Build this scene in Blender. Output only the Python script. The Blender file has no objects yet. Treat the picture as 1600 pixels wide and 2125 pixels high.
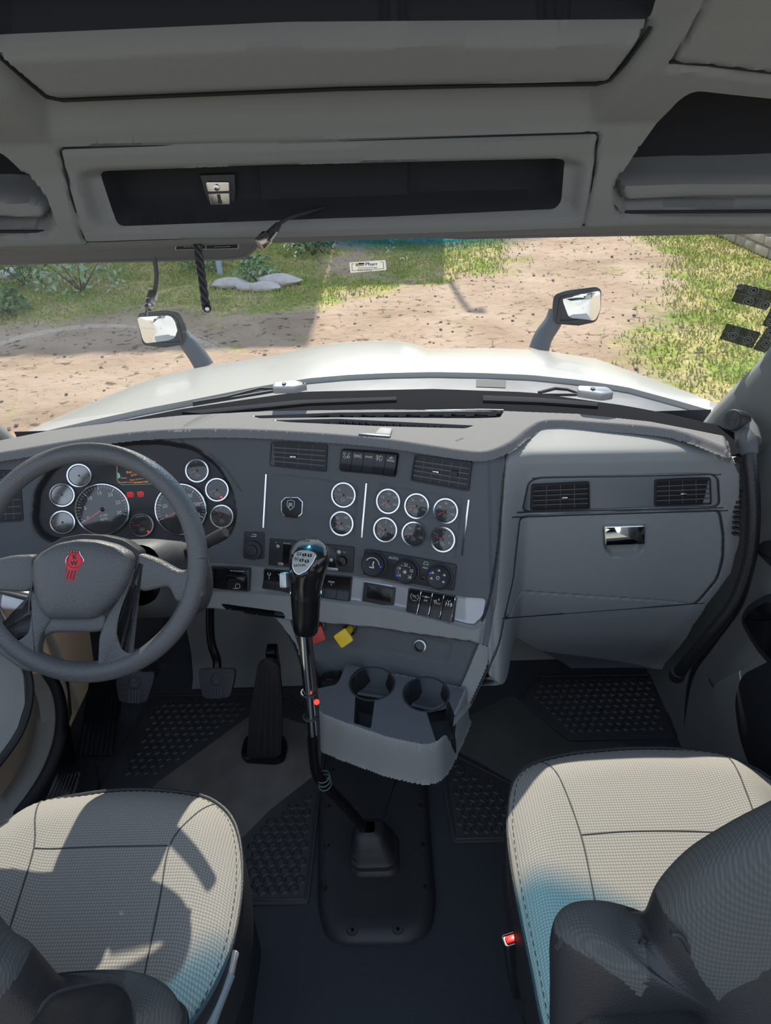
import bpy, math, random
import numpy as np
from math import sin, cos, tan, pi, radians, sqrt, atan2
from mathutils import Vector, Matrix
random.seed(7)
SC = bpy.context.scene
COL = SC.collection

# ------------------------------------------------------------------ camera, light, exposure
CAM = np.array([0.07, 0.0, 1.75]); FPX = 1450.0
YAW, PITCH, ROLL = radians(0.4), radians(32), radians(-2.0)
Rm = Matrix.Rotation(YAW, 3, 'Z') @ Matrix.Rotation(pi/2-PITCH, 3, 'X') @ Matrix.Rotation(ROLL, 3, 'Z')
R = np.array(Rm)
cd = bpy.data.cameras.new('camera'); cam = bpy.data.objects.new('camera', cd); COL.objects.link(cam)
cam.matrix_world = Matrix.Translation(CAM.tolist()) @ Rm.to_4x4()
cd.sensor_fit = 'VERTICAL'; cd.sensor_height = 24.0; cd.lens = FPX/2125*24.0; cd.clip_start = 0.02; cd.clip_end = 300
SC.camera = cam
SUN_EL, SUN_AZ, SUN_E = 41.5, 0.0, 6.9
SKY_S = 1.5
sd = bpy.data.lights.new('sun', 'SUN'); sun = bpy.data.objects.new('sun', sd); COL.objects.link(sun)
sd.energy = SUN_E; sd.angle = radians(0.6); sd.color = (1.0, 0.94, 0.84)
_s = Vector((sin(radians(SUN_AZ))*cos(radians(SUN_EL)), cos(radians(SUN_AZ))*cos(radians(SUN_EL)), sin(radians(SUN_EL))))
sun.rotation_euler = _s.to_track_quat('Z', 'Y').to_euler()
W = bpy.data.worlds.new('sky'); SC.world = W; W.use_nodes = True
nt = W.node_tree; bg = nt.nodes['Background']
tc = nt.nodes.new('ShaderNodeTexCoord'); sp = nt.nodes.new('ShaderNodeSeparateXYZ'); cr_ = nt.nodes.new('ShaderNodeValToRGB')
nt.links.new(tc.outputs['Generated'], sp.inputs[0]); nt.links.new(sp.outputs['Z'], cr_.inputs[0])
cr_.color_ramp.elements[0].position = 0.0; cr_.color_ramp.elements[0].color = (0.80, 0.83, 0.86, 1)
cr_.color_ramp.elements[1].position = 0.7; cr_.color_ramp.elements[1].color = (0.46, 0.60, 0.82, 1)
nt.links.new(cr_.outputs[0], bg.inputs[0]); bg.inputs[1].default_value = SKY_S
SC.view_settings.view_transform = 'Standard'; SC.view_settings.look = 'None'
SC.view_settings.exposure = 0.0; SC.view_settings.gamma = 1.0; SC.view_settings.use_curve_mapping = False
SC.cycles.max_bounces = 8; SC.cycles.transparent_max_bounces = 12

# ------------------------------------------------------------------ pixel helpers
def ray(u, v): return R @ np.array([(u-800)/FPX, -(v-1062.5)/FPX, -1.0])
def Pd(u, v, d): return CAM + ray(u, v)*d
def Pax(u, v, ax, val):
    r = ray(u, v); return CAM + r*(val-CAM[ax])/r[ax]
def Pz(u, v, z): return Pax(u, v, 2, z)
def Py(u, v, y): return Pax(u, v, 1, y)
def Px(u, v, x): return Pax(u, v, 0, x)
def V(a): return np.array(a, float)
def nrm(a): a = V(a); return a/np.linalg.norm(a)
def sstep(a, b, x):
    t = np.clip((np.asarray(x, float)-a)/(b-a), 0, 1); return t*t*(3-2*t)

def rp(pts, r, n=6):
    """round the corners of a 2D polygon"""
    out = []; m = len(pts)
    for i in range(m):
        p0, p1, p2 = V(pts[i-1]), V(pts[i]), V(pts[(i+1) % m])
        a, b = p0-p1, p2-p1; la, lb = np.linalg.norm(a), np.linalg.norm(b)
        rr = min(r, la*.48, lb*.48)
        A, B = p1+a/la*rr, p1+b/lb*rr
        for k in range(n+1):
            t = k/n; out.append(tuple((1-t)**2*A+2*t*(1-t)*p1+t*t*B))
    return out
def crs(pts, n, closed=False):
    """Catmull-Rom resample, n points per span"""
    P = [V(p) for p in pts]; m = len(P); out = []
    rng = range(m) if closed else range(m-1)
    for i in rng:
        p1, p2 = P[i], P[(i+1) % m]
        p0 = P[i-1] if (closed or i > 0) else 2*p1-p2
        p3 = P[(i+2) % m] if (closed or i < m-2) else 2*p2-p1
        for k in range(n):
            t = k/n
            out.append(.5*((2*p1)+(-p0+p2)*t+(2*p0-5*p1+4*p2-p3)*t*t+(-p0+3*p1-3*p2+p3)*t**3))
    if not closed: out.append(P[-1])
    return out
def resamp(pts, n):
    P = np.array([V(p) for p in pts]); d = np.r_[0, np.cumsum(np.linalg.norm(np.diff(P, axis=0), axis=1))]
    t = np.linspace(0, d[-1], n); return np.stack([np.interp(t, d, P[:, k]) for k in range(P.shape[1])], 1)
def seg_dist(Pn, poly, closed):
    P = np.array(poly, float); A = P; B = np.roll(P, -1, 0)
    if not closed: A = P[:-1]; B = P[1:]
    best = np.full(len(Pn), 1e9)
    for a, b in zip(A, B):
        ab = b-a; L = ab@ab
        if L < 1e-14: continue
        t = np.clip(((Pn-a)@ab)/L, 0, 1); d = Pn-(a+t[:, None]*ab)
        best = np.minimum(best, np.einsum('ij,ij->i', d, d))
    return np.sqrt(best)
def nearest(Pn, poly):
    P = np.array(poly, float); best = np.full(len(Pn), 1e9); out = np.array(Pn)
    for a, b in zip(P, np.roll(P, -1, 0)):
        ab = b-a; L = ab@ab
        if L < 1e-14: continue
        t = np.clip(((Pn-a)@ab)/L, 0, 1); q = a+t[:, None]*ab; d = np.linalg.norm(Pn-q, axis=1); k = d < best
        best[k] = d[k]; out[k] = q[k]
    return out
def inside(Pn, poly):
    P = np.array(poly, float); x, y = Pn[:, 0], Pn[:, 1]; c = np.zeros(len(Pn), bool)
    for (x1, y1), (x2, y2) in zip(P, np.roll(P, -1, 0)):
        if y1 == y2: continue
        c ^= ((y1 > y) != (y2 > y)) & (x < (x2-x1)*(y-y1)/(y2-y1)+x1)
    return c
def sdf(Pn, poly):
    d = seg_dist(Pn, poly, True); return np.where(inside(Pn, poly), -d, d)

# ------------------------------------------------------------------ materials
MATS = {}
def mat(name, col, rough=.6, metal=0.0, bump=0.0, bscale=400, var=0.0, vscale=30, spec=.5, coat=0.0):
    if name in MATS: return MATS[name]
    m = bpy.data.materials.new(name); m.use_nodes = True; n = m.node_tree; b = n.nodes['Principled BSDF']
    b.inputs['Base Color'].default_value = (*col, 1); b.inputs['Roughness'].default_value = rough; b.inputs['Metallic'].default_value = metal
    b.inputs['Specular IOR Level'].default_value = spec; b.inputs['Coat Weight'].default_value = coat
    tc = n.nodes.new('ShaderNodeTexCoord')
    if bump:
        t = n.nodes.new('ShaderNodeTexNoise'); t.inputs['Scale'].default_value = bscale; t.inputs['Detail'].default_value = 2
        bm = n.nodes.new('ShaderNodeBump'); bm.inputs['Strength'].default_value = bump; bm.inputs['Distance'].default_value = .002
        n.links.new(tc.outputs['Object'], t.inputs['Vector']); n.links.new(t.outputs[0], bm.inputs['Height']); n.links.new(bm.outputs[0], b.inputs['Normal'])
    if var:
        t = n.nodes.new('ShaderNodeTexNoise'); t.inputs['Scale'].default_value = vscale; t.inputs['Detail'].default_value = 6
        r = n.nodes.new('ShaderNodeValToRGB'); r.color_ramp.elements[0].position = .3; r.color_ramp.elements[1].position = .7
        r.color_ramp.elements[0].color = (*[c*(1-var) for c in col], 1); r.color_ramp.elements[1].color = (*[min(1, c*(1+var)) for c in col], 1)
        n.links.new(tc.outputs['Object'], t.inputs['Vector']); n.links.new(t.outputs[0], r.inputs[0]); n.links.new(r.outputs[0], b.inputs['Base Color'])
    MATS[name] = m; return m
def emis(name, col, s):
    m = bpy.data.materials.new(name); m.use_nodes = True; b = m.node_tree.nodes['Principled BSDF']
    b.inputs['Base Color'].default_value = (*[c*.3 for c in col], 1); b.inputs['Emission Color'].default_value = (*col, 1); b.inputs['Emission Strength'].default_value = s
    return m
def glassy(name, tint=(1, 1, 1), refl=.06, rough=.0, fres=False):
    m = bpy.data.materials.new(name); m.use_nodes = True; n = m.node_tree; n.nodes.clear()
    o = n.nodes.new('ShaderNodeOutputMaterial'); t = n.nodes.new('ShaderNodeBsdfTransparent'); g = n.nodes.new('ShaderNodeBsdfGlossy')
    x = n.nodes.new('ShaderNodeMixShader'); t.inputs[0].default_value = (*tint, 1); g.inputs['Roughness'].default_value = rough; x.inputs[0].default_value = refl
    if fres:
        f = n.nodes.new('ShaderNodeFresnel'); f.inputs[0].default_value = 1.5; n.links.new(f.outputs[0], x.inputs[0])
    n.links.new(t.outputs[0], x.inputs[1]); n.links.new(g.outputs[0], x.inputs[2]); n.links.new(x.outputs[0], o.inputs[0])
    return m
M_char = mat('charcoal_plastic', (.105, .111, .121), .62, bump=.25, bscale=900)
M_dark = mat('dark_plastic', (.026, .028, .032), .55, bump=.1, bscale=900)
M_blk = mat('gloss_black', (.008, .008, .009), .22)
M_gray = mat('grey_trim', (.260, .268, .265), .6, bump=.2, bscale=800)
M_liner = mat('headliner_grey', (.170, .180, .176), .85, bump=.3, bscale=700)
M_net = mat('dark_bin_fabric', (.012, .014, .018), .95, bump=.3, bscale=900)
M_pad = mat('dash_soft_top', (.205, .200, .200), .85, bump=.6, bscale=700)
M_chrome = mat('chrome', (.82, .83, .85), .09, 1.0)
M_steel = mat('satin_steel', (.55, .55, .54), .3, 1.0)
M_floor = mat('rubber_floor', (.040, .045, .053), .55, bump=.5, bscale=350)
M_rub = mat('black_rubber', (.030, .031, .034), .5, bump=.2, bscale=500)
M_mat = mat('floor_mat_rubber', (.050, .051, .054), .45, bump=.2, bscale=400)
M_heel = mat('heel_pad_grey', (.16, .145, .13), .75, bump=.2, bscale=300, var=.2, vscale=12)
M_vinyl = mat('black_vinyl', (.028, .029, .032), .45, bump=.4, bscale=500)
M_leath = mat('wheel_leather', (.105, .108, .112), .36, bump=.7, bscale=420)
M_white = mat('white_paint', (.44, .43, .405), .25, coat=.2)
M_ink = mat('white_print', (.75, .76, .78), .6)
M_inkd = mat('dim_print', (.30, .31, .33), .6)
M_red = mat('red_enamel', (.62, .012, .03), .25)
M_needle = mat('red_needle', (.75, .06, .04), .5)
M_yel = mat('yellow_plastic', (.82, .55, .02), .4)
M_redk = mat('red_plastic', (.48, .04, .03), .4)
M_face = mat('gauge_black', (.012, .012, .014), .5)
M_lens = glassy('gauge_lens', (1, 1, 1), .08, .05)
M_mirror = mat('mirror_glass', (.92, .94, .95), .01, 1.0)
M_wgray = mat('satin_silver', (.42, .44, .47), .38, .7)

def silver_mat():
    m = mat('textured_silver', (.36, .38, .41), .36, .75); n = m.node_tree; b = n.nodes['Principled BSDF']
    tc = n.nodes.new('ShaderNodeTexCoord'); mp = n.nodes.new('ShaderNodeMapping'); mp.inputs['Rotation'].default_value = (0, radians(45), 0)
    ck = n.nodes.new('ShaderNodeTexChecker'); ck.inputs['Scale'].default_value = 420
    bm = n.nodes.new('ShaderNodeBump'); bm.inputs['Strength'].default_value = .35; bm.inputs['Distance'].default_value = .001
    n.links.new(tc.outputs['Object'], mp.inputs[0]); n.links.new(mp.outputs[0], ck.inputs['Vector']); n.links.new(ck.outputs['Fac'], bm.inputs['Height']); n.links.new(bm.outputs[0], b.inputs['Normal'])
    return m
M_silver = silver_mat()
def fabric_mat(name, c1, c2, sc=1.0):
    m = mat(name, c1, .9); n = m.node_tree; b = n.nodes['Principled BSDF']; b.inputs['Specular IOR Level'].default_value = .15
    tc = n.nodes.new('ShaderNodeTexCoord'); sp = n.nodes.new('ShaderNodeSeparateXYZ'); n.links.new(tc.outputs['Object'], sp.inputs[0])
    def mth(op, a, bb=None):
        k = n.nodes.new('ShaderNodeMath'); k.operation = op
        for i, q in enumerate((a, bb)):
            if q is None: continue
            if isinstance(q, (int, float)): k.inputs[i].default_value = q
            else: n.links.new(q, k.inputs[i])
        return k.outputs[0]
    f = 2*pi/.0072*sc
    yz = mth('SUBTRACT', sp.outputs['Y'], sp.outputs['Z'])
    a = mth('SINE', mth('MULTIPLY', mth('ADD', sp.outputs['X'], yz), f*.72)); c = mth('SINE', mth('MULTIPLY', mth('SUBTRACT', sp.outputs['X'], yz), f*.72))
    pr = mth('ADD', mth('MULTIPLY', mth('MULTIPLY', a, c), .5), .5)
    rp_ = n.nodes.new('ShaderNodeValToRGB'); rp_.color_ramp.elements[0].position = .35; rp_.color_ramp.elements[1].position = .85
    rp_.color_ramp.elements[0].color = (*c1, 1); rp_.color_ramp.elements[1].color = (*c2, 1)
    n.links.new(pr, rp_.inputs[0]); n.links.new(rp_.outputs[0], b.inputs['Base Color'])
    bm = n.nodes.new('ShaderNodeBump'); bm.inputs['Strength'].default_value = .5; bm.inputs['Distance'].default_value = .001
    n.links.new(pr, bm.inputs['Height']); n.links.new(bm.outputs[0], b.inputs['Normal'])
    return m
M_fab = fabric_mat('seat_fabric', (.235, .222, .200), (.37, .352, .315))
M_fab2 = fabric_mat('backrest_fabric', (.080, .085, .083), (.108, .112, .108), 1.2)

# ------------------------------------------------------------------ objects
def top(o, label=None, cat=None, group=None, kind=None):
    if label: o['label'] = label
    if cat: o['category'] = cat
    if group: o['group'] = group
    if kind: o['kind'] = kind
    return o
def thing(name, label, cat, loc, group=None):
    o = bpy.data.objects.new(name, None); COL.objects.link(o); o.location = [float(a) for a in loc]; o.empty_display_size = .05
    return top(o, label, cat, group)
def wloc(o):
    p = V([0, 0, 0])
    while o: p = p+V(o.location); o = o.parent
    return p

class Fr:
    def __init__(s, p, ex, n):
        s.p = V(p); s.n = nrm(n); ex = V(ex); s.ex = nrm(ex-s.n*(ex@s.n)); s.ey = np.cross(s.n, s.ex)
    def __call__(s, a, b, c=0.0): return s.p+s.ex*a+s.ey*b+s.n*c
    def loc(s, u, v):
        r = ray(u, v); t = ((s.p-CAM)@s.n)/(r@s.n); q = CAM+r*t-s.p; return (q@s.ex, q@s.ey)
    def locs(s, pts): return [s.loc(*p) for p in pts]
    def at(s, a, b, c=0.0, rot=0.0):
        ex = s.ex*cos(rot)+s.ey*sin(rot); return Fr(s(a, b, c), ex, s.n)
    def px(s): return 1.0/FPX*((R.T@(s.p-CAM))[2]*-1)
def ccw(pts):
    a = sum(p[0]*q[1]-q[0]*p[1] for p, q in zip(pts, list(pts[1:])+[pts[0]]))
    return list(pts) if a > 0 else list(pts)[::-1]
def inset(pts, d):
    m = len(pts); out = []
    for i in range(m):
        p0, p1, p2 = V(pts[i-1]), V(pts[i]), V(pts[(i+1) % m])
        e1, e2 = p1-p0, p2-p1; l1, l2 = np.linalg.norm(e1), np.linalg.norm(e2)
        if l1 < 1e-9 or l2 < 1e-9: out.append(tuple(p1)); continue
        n1, n2 = V([-e1[1], e1[0]])/l1, V([-e2[1], e2[0]])/l2
        b = n1+n2; L = b@b
        b = b*(2/L) if L > .4 else b
        out.append(tuple(p1+b*d))
    return out
def rrect(w, h, r, n=4, cx=0, cy=0): return rp([(cx-w/2, cy-h/2), (cx+w/2, cy-h/2), (cx+w/2, cy+h/2), (cx-w/2, cy+h/2)], r, n)
def circ(r, n=24, cx=0, cy=0): return [(cx+r*cos(2*pi*k/n), cy+r*sin(2*pi*k/n)) for k in range(n)]
WORLD = Fr((0, 0, 0), (1, 0, 0), (0, 0, 1))
_tc = {}
def text_geo(s):
    if s in _tc: return _tc[s]
    cu = bpy.data.curves.new('t', 'FONT'); cu.body = s; cu.align_x = 'CENTER'; cu.align_y = 'CENTER'; cu.size = 1.0; cu.resolution_u = 3
    o = bpy.data.objects.new('t', cu); COL.objects.link(o); dg = bpy.context.evaluated_depsgraph_get(); dg.update()
    me = bpy.data.meshes.new_from_object(o.evaluated_get(dg)); r = ([tuple(v.co) for v in me.vertices], [tuple(p.vertices) for p in me.polygons])
    bpy.data.objects.remove(o); bpy.data.curves.remove(cu); bpy.data.meshes.remove(me); _tc[s] = r; return r

class M:
    def __init__(s): s.v = []; s.f = []; s.m = []
    def add(s, vs, fs, m=0):
        b = len(s.v); s.v += [tuple(map(float, p)) for p in vs]; s.f += [tuple(b+i for i in f) for f in fs]; s.m += [m]*len(fs); return s
    def prism(s, fr, pts, c0, c1, bev=0.0, m=0, bm=None):
        pts = ccw(pts); n = len(pts); rings = [(pts, c0)]
        if bev:
            rings += [(pts, c1-bev), (inset(pts, bev*.3), c1-bev*.3), (inset(pts, bev), c1)]
        else: rings += [(pts, c1)]
        vs = [fr(a, b, c) for P, c in rings for a, b in P]; fs = []
        for k in range(len(rings)-1):
            for i in range(n):
                j = (i+1) % n; fs.append((k*n+i, k*n+j, (k+1)*n+j, (k+1)*n+i))
        fs.append(tuple(range((len(rings)-1)*n, len(rings)*n))); fs.append(tuple(reversed(range(n))))
        return s.add(vs, fs, m)
    def box(s, fr, w, h, c0, c1, bev=0.0, r=0.0, cx=0, cy=0, m=0):
        pts = rrect(w, h, r, 3, cx, cy) if r else [(cx-w/2, cy-h/2), (cx+w/2, cy-h/2), (cx+w/2, cy+h/2), (cx-w/2, cy+h/2)]
        return s.prism(fr, pts, c0, c1, bev, m)
    def lathe(s, fr, prof, seg=32, cx=0, cy=0, m=0):
        vs = []; fs = []; n = len(prof)
        for r, h in prof:
            for k in range(seg): vs.append(fr(cx+r*cos(2*pi*k/seg), cy+r*sin(2*pi*k/seg), h))
        for i in range(n-1):
            for k in range(seg):
                j = (k+1) % seg; fs.append((i*seg+k, i*seg+j, (i+1)*seg+j, (i+1)*seg+k))
        if prof[0][0] > 1e-6 and prof[0][1] != prof[-1][1]: pass
        return s.add(vs, fs, m)
    def cyl(s, fr, r, c0, c1, bev=.0, seg=24, cx=0, cy=0, m=0):
        return s.lathe(fr, [(1e-5, c0), (r, c0), (r, c1-bev), (r-bev*.3, c1-bev*.3), (r-bev, c1), (1e-5, c1)], seg, cx, cy, m)
    def tube(s, path, rad, seg=12, cap=True, m=0):
        P = [V(p) for p in path]; n = len(P); rad = [rad]*n if np.isscalar(rad) else list(rad)
        T = [nrm(P[min(i+1, n-1)]-P[max(i-1, 0)]) for i in range(n)]
        a = V([0, 0, 1]) if abs(T[0][2]) < .9 else V([1, 0, 0]); N = nrm(np.cross(T[0], a)); vs = []; fs = []
        for i in range(n):
            N = nrm(N-T[i]*(N@T[i])); B = np.cross(T[i], N)
            for k in range(seg): t = 2*pi*k/seg; vs.append(P[i]+(N*cos(t)+B*sin(t))*rad[i])
        for i in range(n-1):
            for k in range(seg): j = (k+1) % seg; fs.append((i*seg+k, i*seg+j, (i+1)*seg+j, (i+1)*seg+k))
        if cap: fs += [tuple(reversed(range(seg))), tuple(range((n-1)*seg, n*seg))]
        return s.add(vs, fs, m)
    def grid(s, G, m=0):
        a, b = len(G), len(G[0]); vs = [p for r in G for p in r]
        return s.add(vs, [(i*b+j, i*b+j+1, (i+1)*b+j+1, (i+1)*b+j) for i in range(a-1) for j in range(b-1)], m)
    def text(s, fr, t, size, a=0, b=0, c=.0005, m=0, sx=1.0, bold=0):
        vs, fs = text_geo(t); 
        for o in ([0] if not bold else [-bold, 0, bold]):
            s.add([fr(a+x*size*sx+o*size, b+y*size, c+abs(o)*.001) for x, y, z in vs], fs, m)
        return s
    def line(s, fr, pts, w, c=.0005, m=0, closed=False):
        P = [V(p) for p in pts]; n = len(P)
        for i in range(n if closed else n-1):
            a, b = P[i], P[(i+1) % n]; d = b-a; L = np.linalg.norm(d)
            if L < 1e-9: continue
            q = V([-d[1], d[0]])/L*w/2; e = d/L*w*.3
            s.add([fr(*(a-e-q), c), fr(*(b+e-q), c), fr(*(b+e+q), c), fr(*(a-e+q), c)], [(0, 1, 2, 3)], m)
        return s
    def build(s, name, mats, parent=None, smooth=40, label=None, mod=None, kind=None):
        mats = mats if isinstance(mats, (list, tuple)) else [mats]
        vs = np.array(s.v); org = wloc(parent) if parent else V([vs[:, 0].mean(), vs[:, 1].mean(), vs[:, 2].min()])
        me = bpy.data.meshes.new(name); me.from_pydata((vs-org).tolist(), [], s.f); me.update()
        for q in mats: me.materials.append(q)
        me.polygons.foreach_set('material_index', s.m)
        o = bpy.data.objects.new(name, me); COL.objects.link(o)
        if parent: o.parent = parent
        else: o.location = org.tolist()
        if smooth:
            me.polygons.foreach_set('use_smooth', [True]*len(me.polygons)); me.set_sharp_from_angle(angle=radians(smooth))
        if label: o['label'] = label
        if kind: o['kind'] = kind
        return o

# surfaces: y = F(x, z) (ax=1) or z = G(x, y) (ax=2)
class Surf:
    def __init__(s, ax, f): s.ax = ax; s.f = f
    def pt(s, a, b):
        c = float(s.f(a, b)); return V([a, c, b]) if s.ax == 1 else V([a, b, c])
    def hit(s, u, v, d0=.6, d1=3.5):
        r = ray(u, v)
        def g(t):
            p = CAM+r*t
            return (p[1]-float(s.f(p[0], p[2]))) if s.ax == 1 else (float(s.f(p[0], p[1]))-p[2])
        N = 40; t0 = d0; g0 = g(t0)
        for i in range(1, N+1):
            t1 = d0+(d1-d0)*i/N; g1 = g(t1)
            if g0 <= 0 < g1:
                for _ in range(22):
                    tm = (t0+t1)/2
                    if g(tm) > 0: t1 = tm
                    else: t0 = tm
                return CAM+r*t1
            t0, g0 = t1, g1
        return None
    def ab(s, u, v):
        p = s.hit(u, v)
        if p is None: return None
        return (p[0], p[2]) if s.ax == 1 else (p[0], p[1])
    def poly(s, pts, r=0):
        if r: pts = rp(pts, r)
        out = [s.ab(*p) for p in pts]; return [q for q in out if q]
    def normal(s, a, b, h=.004):
        da = (s.pt(a+h, b)-s.pt(a-h, b)); db = (s.pt(a, b+h)-s.pt(a, b-h)); n = nrm(np.cross(da, db)); return n
    def frame(s, u, v, c=0.0):
        a, b = s.ab(u, v); n = s.normal(a, b); p = s.pt(a, b); ex = s.pt(a+.01, b)-p; return Fr(p+n*c, ex, n)
    def relief(s, ra, rb, step, feats, clip=None, skirt=.04, cw=.005):
        A = np.arange(ra[0], ra[1]+1e-6, step); B = np.arange(rb[0], rb[1]+1e-6, step)
        na, nb = len(A), len(B); GA, GB = np.meshgrid(A, B, indexing='ij'); Q = np.stack([GA.ravel(), GB.ravel()], 1)
        Q0 = Q; Q = Q.copy(); done = np.zeros(na*nb, bool)
        for poly in ([clip] if clip else [])+[ft[1] for ft in reversed(feats) if ft[0] in ('in', 'add') and ft[1]]:
            d = np.abs(sdf(Q, poly)); k = (d < .62*step) & ~done
            if k.any(): Q[k] = nearest(Q[k], poly); done |= k
        C = np.array([float(s.f(a, b)) for a, b in Q0]).reshape(na, nb); Cs = np.array([float(s.f(a, b)) for a, b in Q]).reshape(na, nb)
        SA, SB = Q[:, 0].reshape(na, nb), Q[:, 1].reshape(na, nb)
        ga, gb = np.gradient(C, step, step)
        if s.ax == 1: P = np.stack([SA, Cs, SB], 2); Nn = np.stack([ga, -np.ones_like(C), gb], 2)
        else: P = np.stack([SA, SB, Cs], 2); Nn = np.stack([-ga, -gb, np.ones_like(C)], 2)
        Nn /= np.linalg.norm(Nn, axis=2, keepdims=True)
        D = np.zeros(na*nb); QQ = Q.reshape(na, nb, 2); QC = ((QQ[:-1, :-1]+QQ[1:, :-1]+QQ[1:, 1:]+QQ[:-1, 1:])/4).reshape(-1, 2); mi = np.zeros(len(QC), int)
        for ft in feats:
            kind, poly, dep, w = ft[:4]; m = ft[4] if len(ft) > 4 else None
            if not poly: continue
            if kind == 'in':
                d = sdf(Q, poly); t = 1-sstep(-w, 0, d); D = D*(1-t)+dep*t
                if m is not None: mi[sdf(QC, poly) < 0] = m
            elif kind == 'add':
                d = sdf(Q, poly); t = 1-sstep(-w, 0, d); D = D+dep*t
                if m is not None: mi[sdf(QC, poly) < 0] = m
            else:
                d = seg_dist(Q, poly, kind == 'loop'); t = 1-sstep(0, w, d); D = D+dep*t
        keep = np.ones(na*nb, bool)
        if clip:
            d = sdf(Q, clip); t = sstep(-cw*.6, cw, d); D = D+skirt*t; keep = d < cw*1.2
        Pf = (P.reshape(-1, 3)-Nn.reshape(-1, 3)*D[:, None]); idx = np.arange(na*nb).reshape(na, nb)
        i0, i1, i2, i3 = idx[:-1, :-1].ravel(), idx[1:, :-1].ravel(), idx[1:, 1:].ravel(), idx[:-1, 1:].ravel()
        k = keep[i0] & keep[i1] & keep[i2] & keep[i3]
        F_ = np.stack([i0, i1, i2, i3], 1)[k]; mm = mi[k]
        if s.ax == 2: pass
        used = np.unique(F_); rm = np.full(na*nb, -1); rm[used] = np.arange(len(used))
        o = M(); o.v = [tuple(p) for p in Pf[used].tolist()]; o.f = [tuple(q) for q in rm[F_].tolist()]; o.m = mm.tolist(); return o

def pillow(m, fr, pts, tf, tb, rings=7, mi=0, p=2.2, mb=None):
    """inflated closed cushion from an outline; tf bulge along +n, tb along -n"""
    pts = ccw(pts); c = V([sum(q[0] for q in pts)/len(pts), sum(q[1] for q in pts)/len(pts)]); n = len(pts)
    for sg, T, mm in ((1, tf, mi), (-1, tb, mi if mb is None else mb)):
        ks = [sin(pi/2*i/rings) for i in range(rings, 0, -1)]; vs = []; fs = []
        for k in ks:
            h = T*(1-k**p)**(1/p)
            for q in pts: w = c+(V(q)-c)*k; vs.append(fr(w[0], w[1], sg*h))
        vs.append(fr(c[0], c[1], sg*T))
        for i in range(len(ks)-1):
            for j in range(n):
                jj = (j+1) % n; f = (i*n+j, i*n+jj, (i+1)*n+jj, (i+1)*n+j); fs.append(f if sg > 0 else f[::-1])
        L = (len(ks)-1)*n
        for j in range(n): f = (L+j, L+(j+1) % n, len(vs)-1); fs.append(f if sg > 0 else f[::-1])
        m.add(vs, fs, mm)
    return m
def lerp_tab(tab):
    xs = [t[0] for t in tab]; ys = [t[1] for t in tab]
    return lambda x: float(np.interp(x, xs, ys))

# ================================================================== STRUCTURE: headliner with overhead console
_oz = [1.46, 1.49, 1.50, 1.55, 1.62, 1.67, 1.70, 1.74, 1.80, 1.90, 2.00, 2.10, 2.25]
_oy = [1.42, 1.40, 1.37, 1.35, 1.335, 1.31, 1.27, 1.22, 1.16, 1.05, .93, .80, .55]
def O_f(x, z):
    y = np.interp(z, _oz, _oy); e = max(0.0, abs(x)-.62)
    return y-.30*e-.5*e*e*max(0, min(1, (z-1.5)/.2))
OH = Surf(1, O_f); _h = OH.hit
OH.hit = lambda u, v: _h(u, v, .2, 3.0)
pH = OH.poly
bin_op = pH(rp([(-400, 150), (-400, -330), (1330, -330), (1400, -60), (1352, 76), (600, 82), (0, 108)], 20))
bin_pan = pH(rp([(-330, 140), (0, 108), (600, 82), (1352, 76), (1334, 100), (1262, 192), (700, 203), (110, 227), (0, 140), (-200, -60)], 22))
trough = pH(rp([(-420, 150), (-260, 60), (0, 210), (105, 300), (700, 288), (1228, 274), (1490, -20), (1700, -330), (-400, -400)], 24))
ohc = [(122, 313), (1243, 280), (1232, 380), (1213, 477), (700, 492), (177, 508), (150, 430)]
header = pH(rp(ohc, 12))
scoop = pH(rp([(150, 355), (205, 346), (700, 334), (1185, 322), (1222, 335), (1205, 462), (700, 476), (205, 484), (178, 455)], 26))
recess = pH(rp([(198, 362), (540, 345), (1178, 331), (1168, 444), (800, 458), (236, 474)], 22))
rpod = pH(rp([(1900, 230), (1600, 205), (1440, 188), (1405, 210), (1292, 355), (1275, 395), (1282, 446), (1900, 446)], 26))
rlip = pH(rp([(1276, 368), (1900, 362), (1900, 448), (1278, 448)], 24))
rp_gap = pH(rp([(1292, 355), (1274, 395), (1279, 449), (1900, 449)], 24))
lpod = pH(rp([(-400, 250), (0, 313), (45, 355), (95, 415), (112, 470), (96, 488), (-400, 492)], 26))
llip = pH(rp([(-400, 400), (60, 406), (100, 425), (111, 470), (96, 487), (-400, 490)], 22))
lp_gap = pH(rp([(45, 355), (95, 415), (112, 470), (96, 489), (-400, 492)], 22))
feats = [('in', trough, .030, .045), ('in', bin_pan, .004, .012), ('line', pH([(-200, -60), (0, 140), (95, 222), (130, 228), (700, 205), (1240, 194), (1265, 188), (1336, 100), (1352, 76)]), .014, .0055),
         ('in', bin_op, .22, .010, 1),
         ('loop', header, .010, .0045), ('in', scoop, .022, .024), ('in', recess, .075, .010, 1),
         ('in', rpod, .10, .016, 1), ('in', rlip, .018, .022, 0), ('line', rp_gap, .012, .0045),
         ('in', lpod, .10, .016, 1), ('in', llip, .018, .022, 0), ('line', lp_gap, .012, .0045),
         ('line', pH([(1392, 137), (1470, 143), (1600, 160), (1850, 190)]), .010, .006), ('line', pH([(1392, 137), (1440, 60), (1500, -60), (1600, -260)]), .010, .006)]
lin = OH.relief((-1.12, 1.12), (1.485, 2.2), .005, feats)
top(lin.build('ceiling', [M_liner, M_net], smooth=50), kind='structure')
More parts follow.
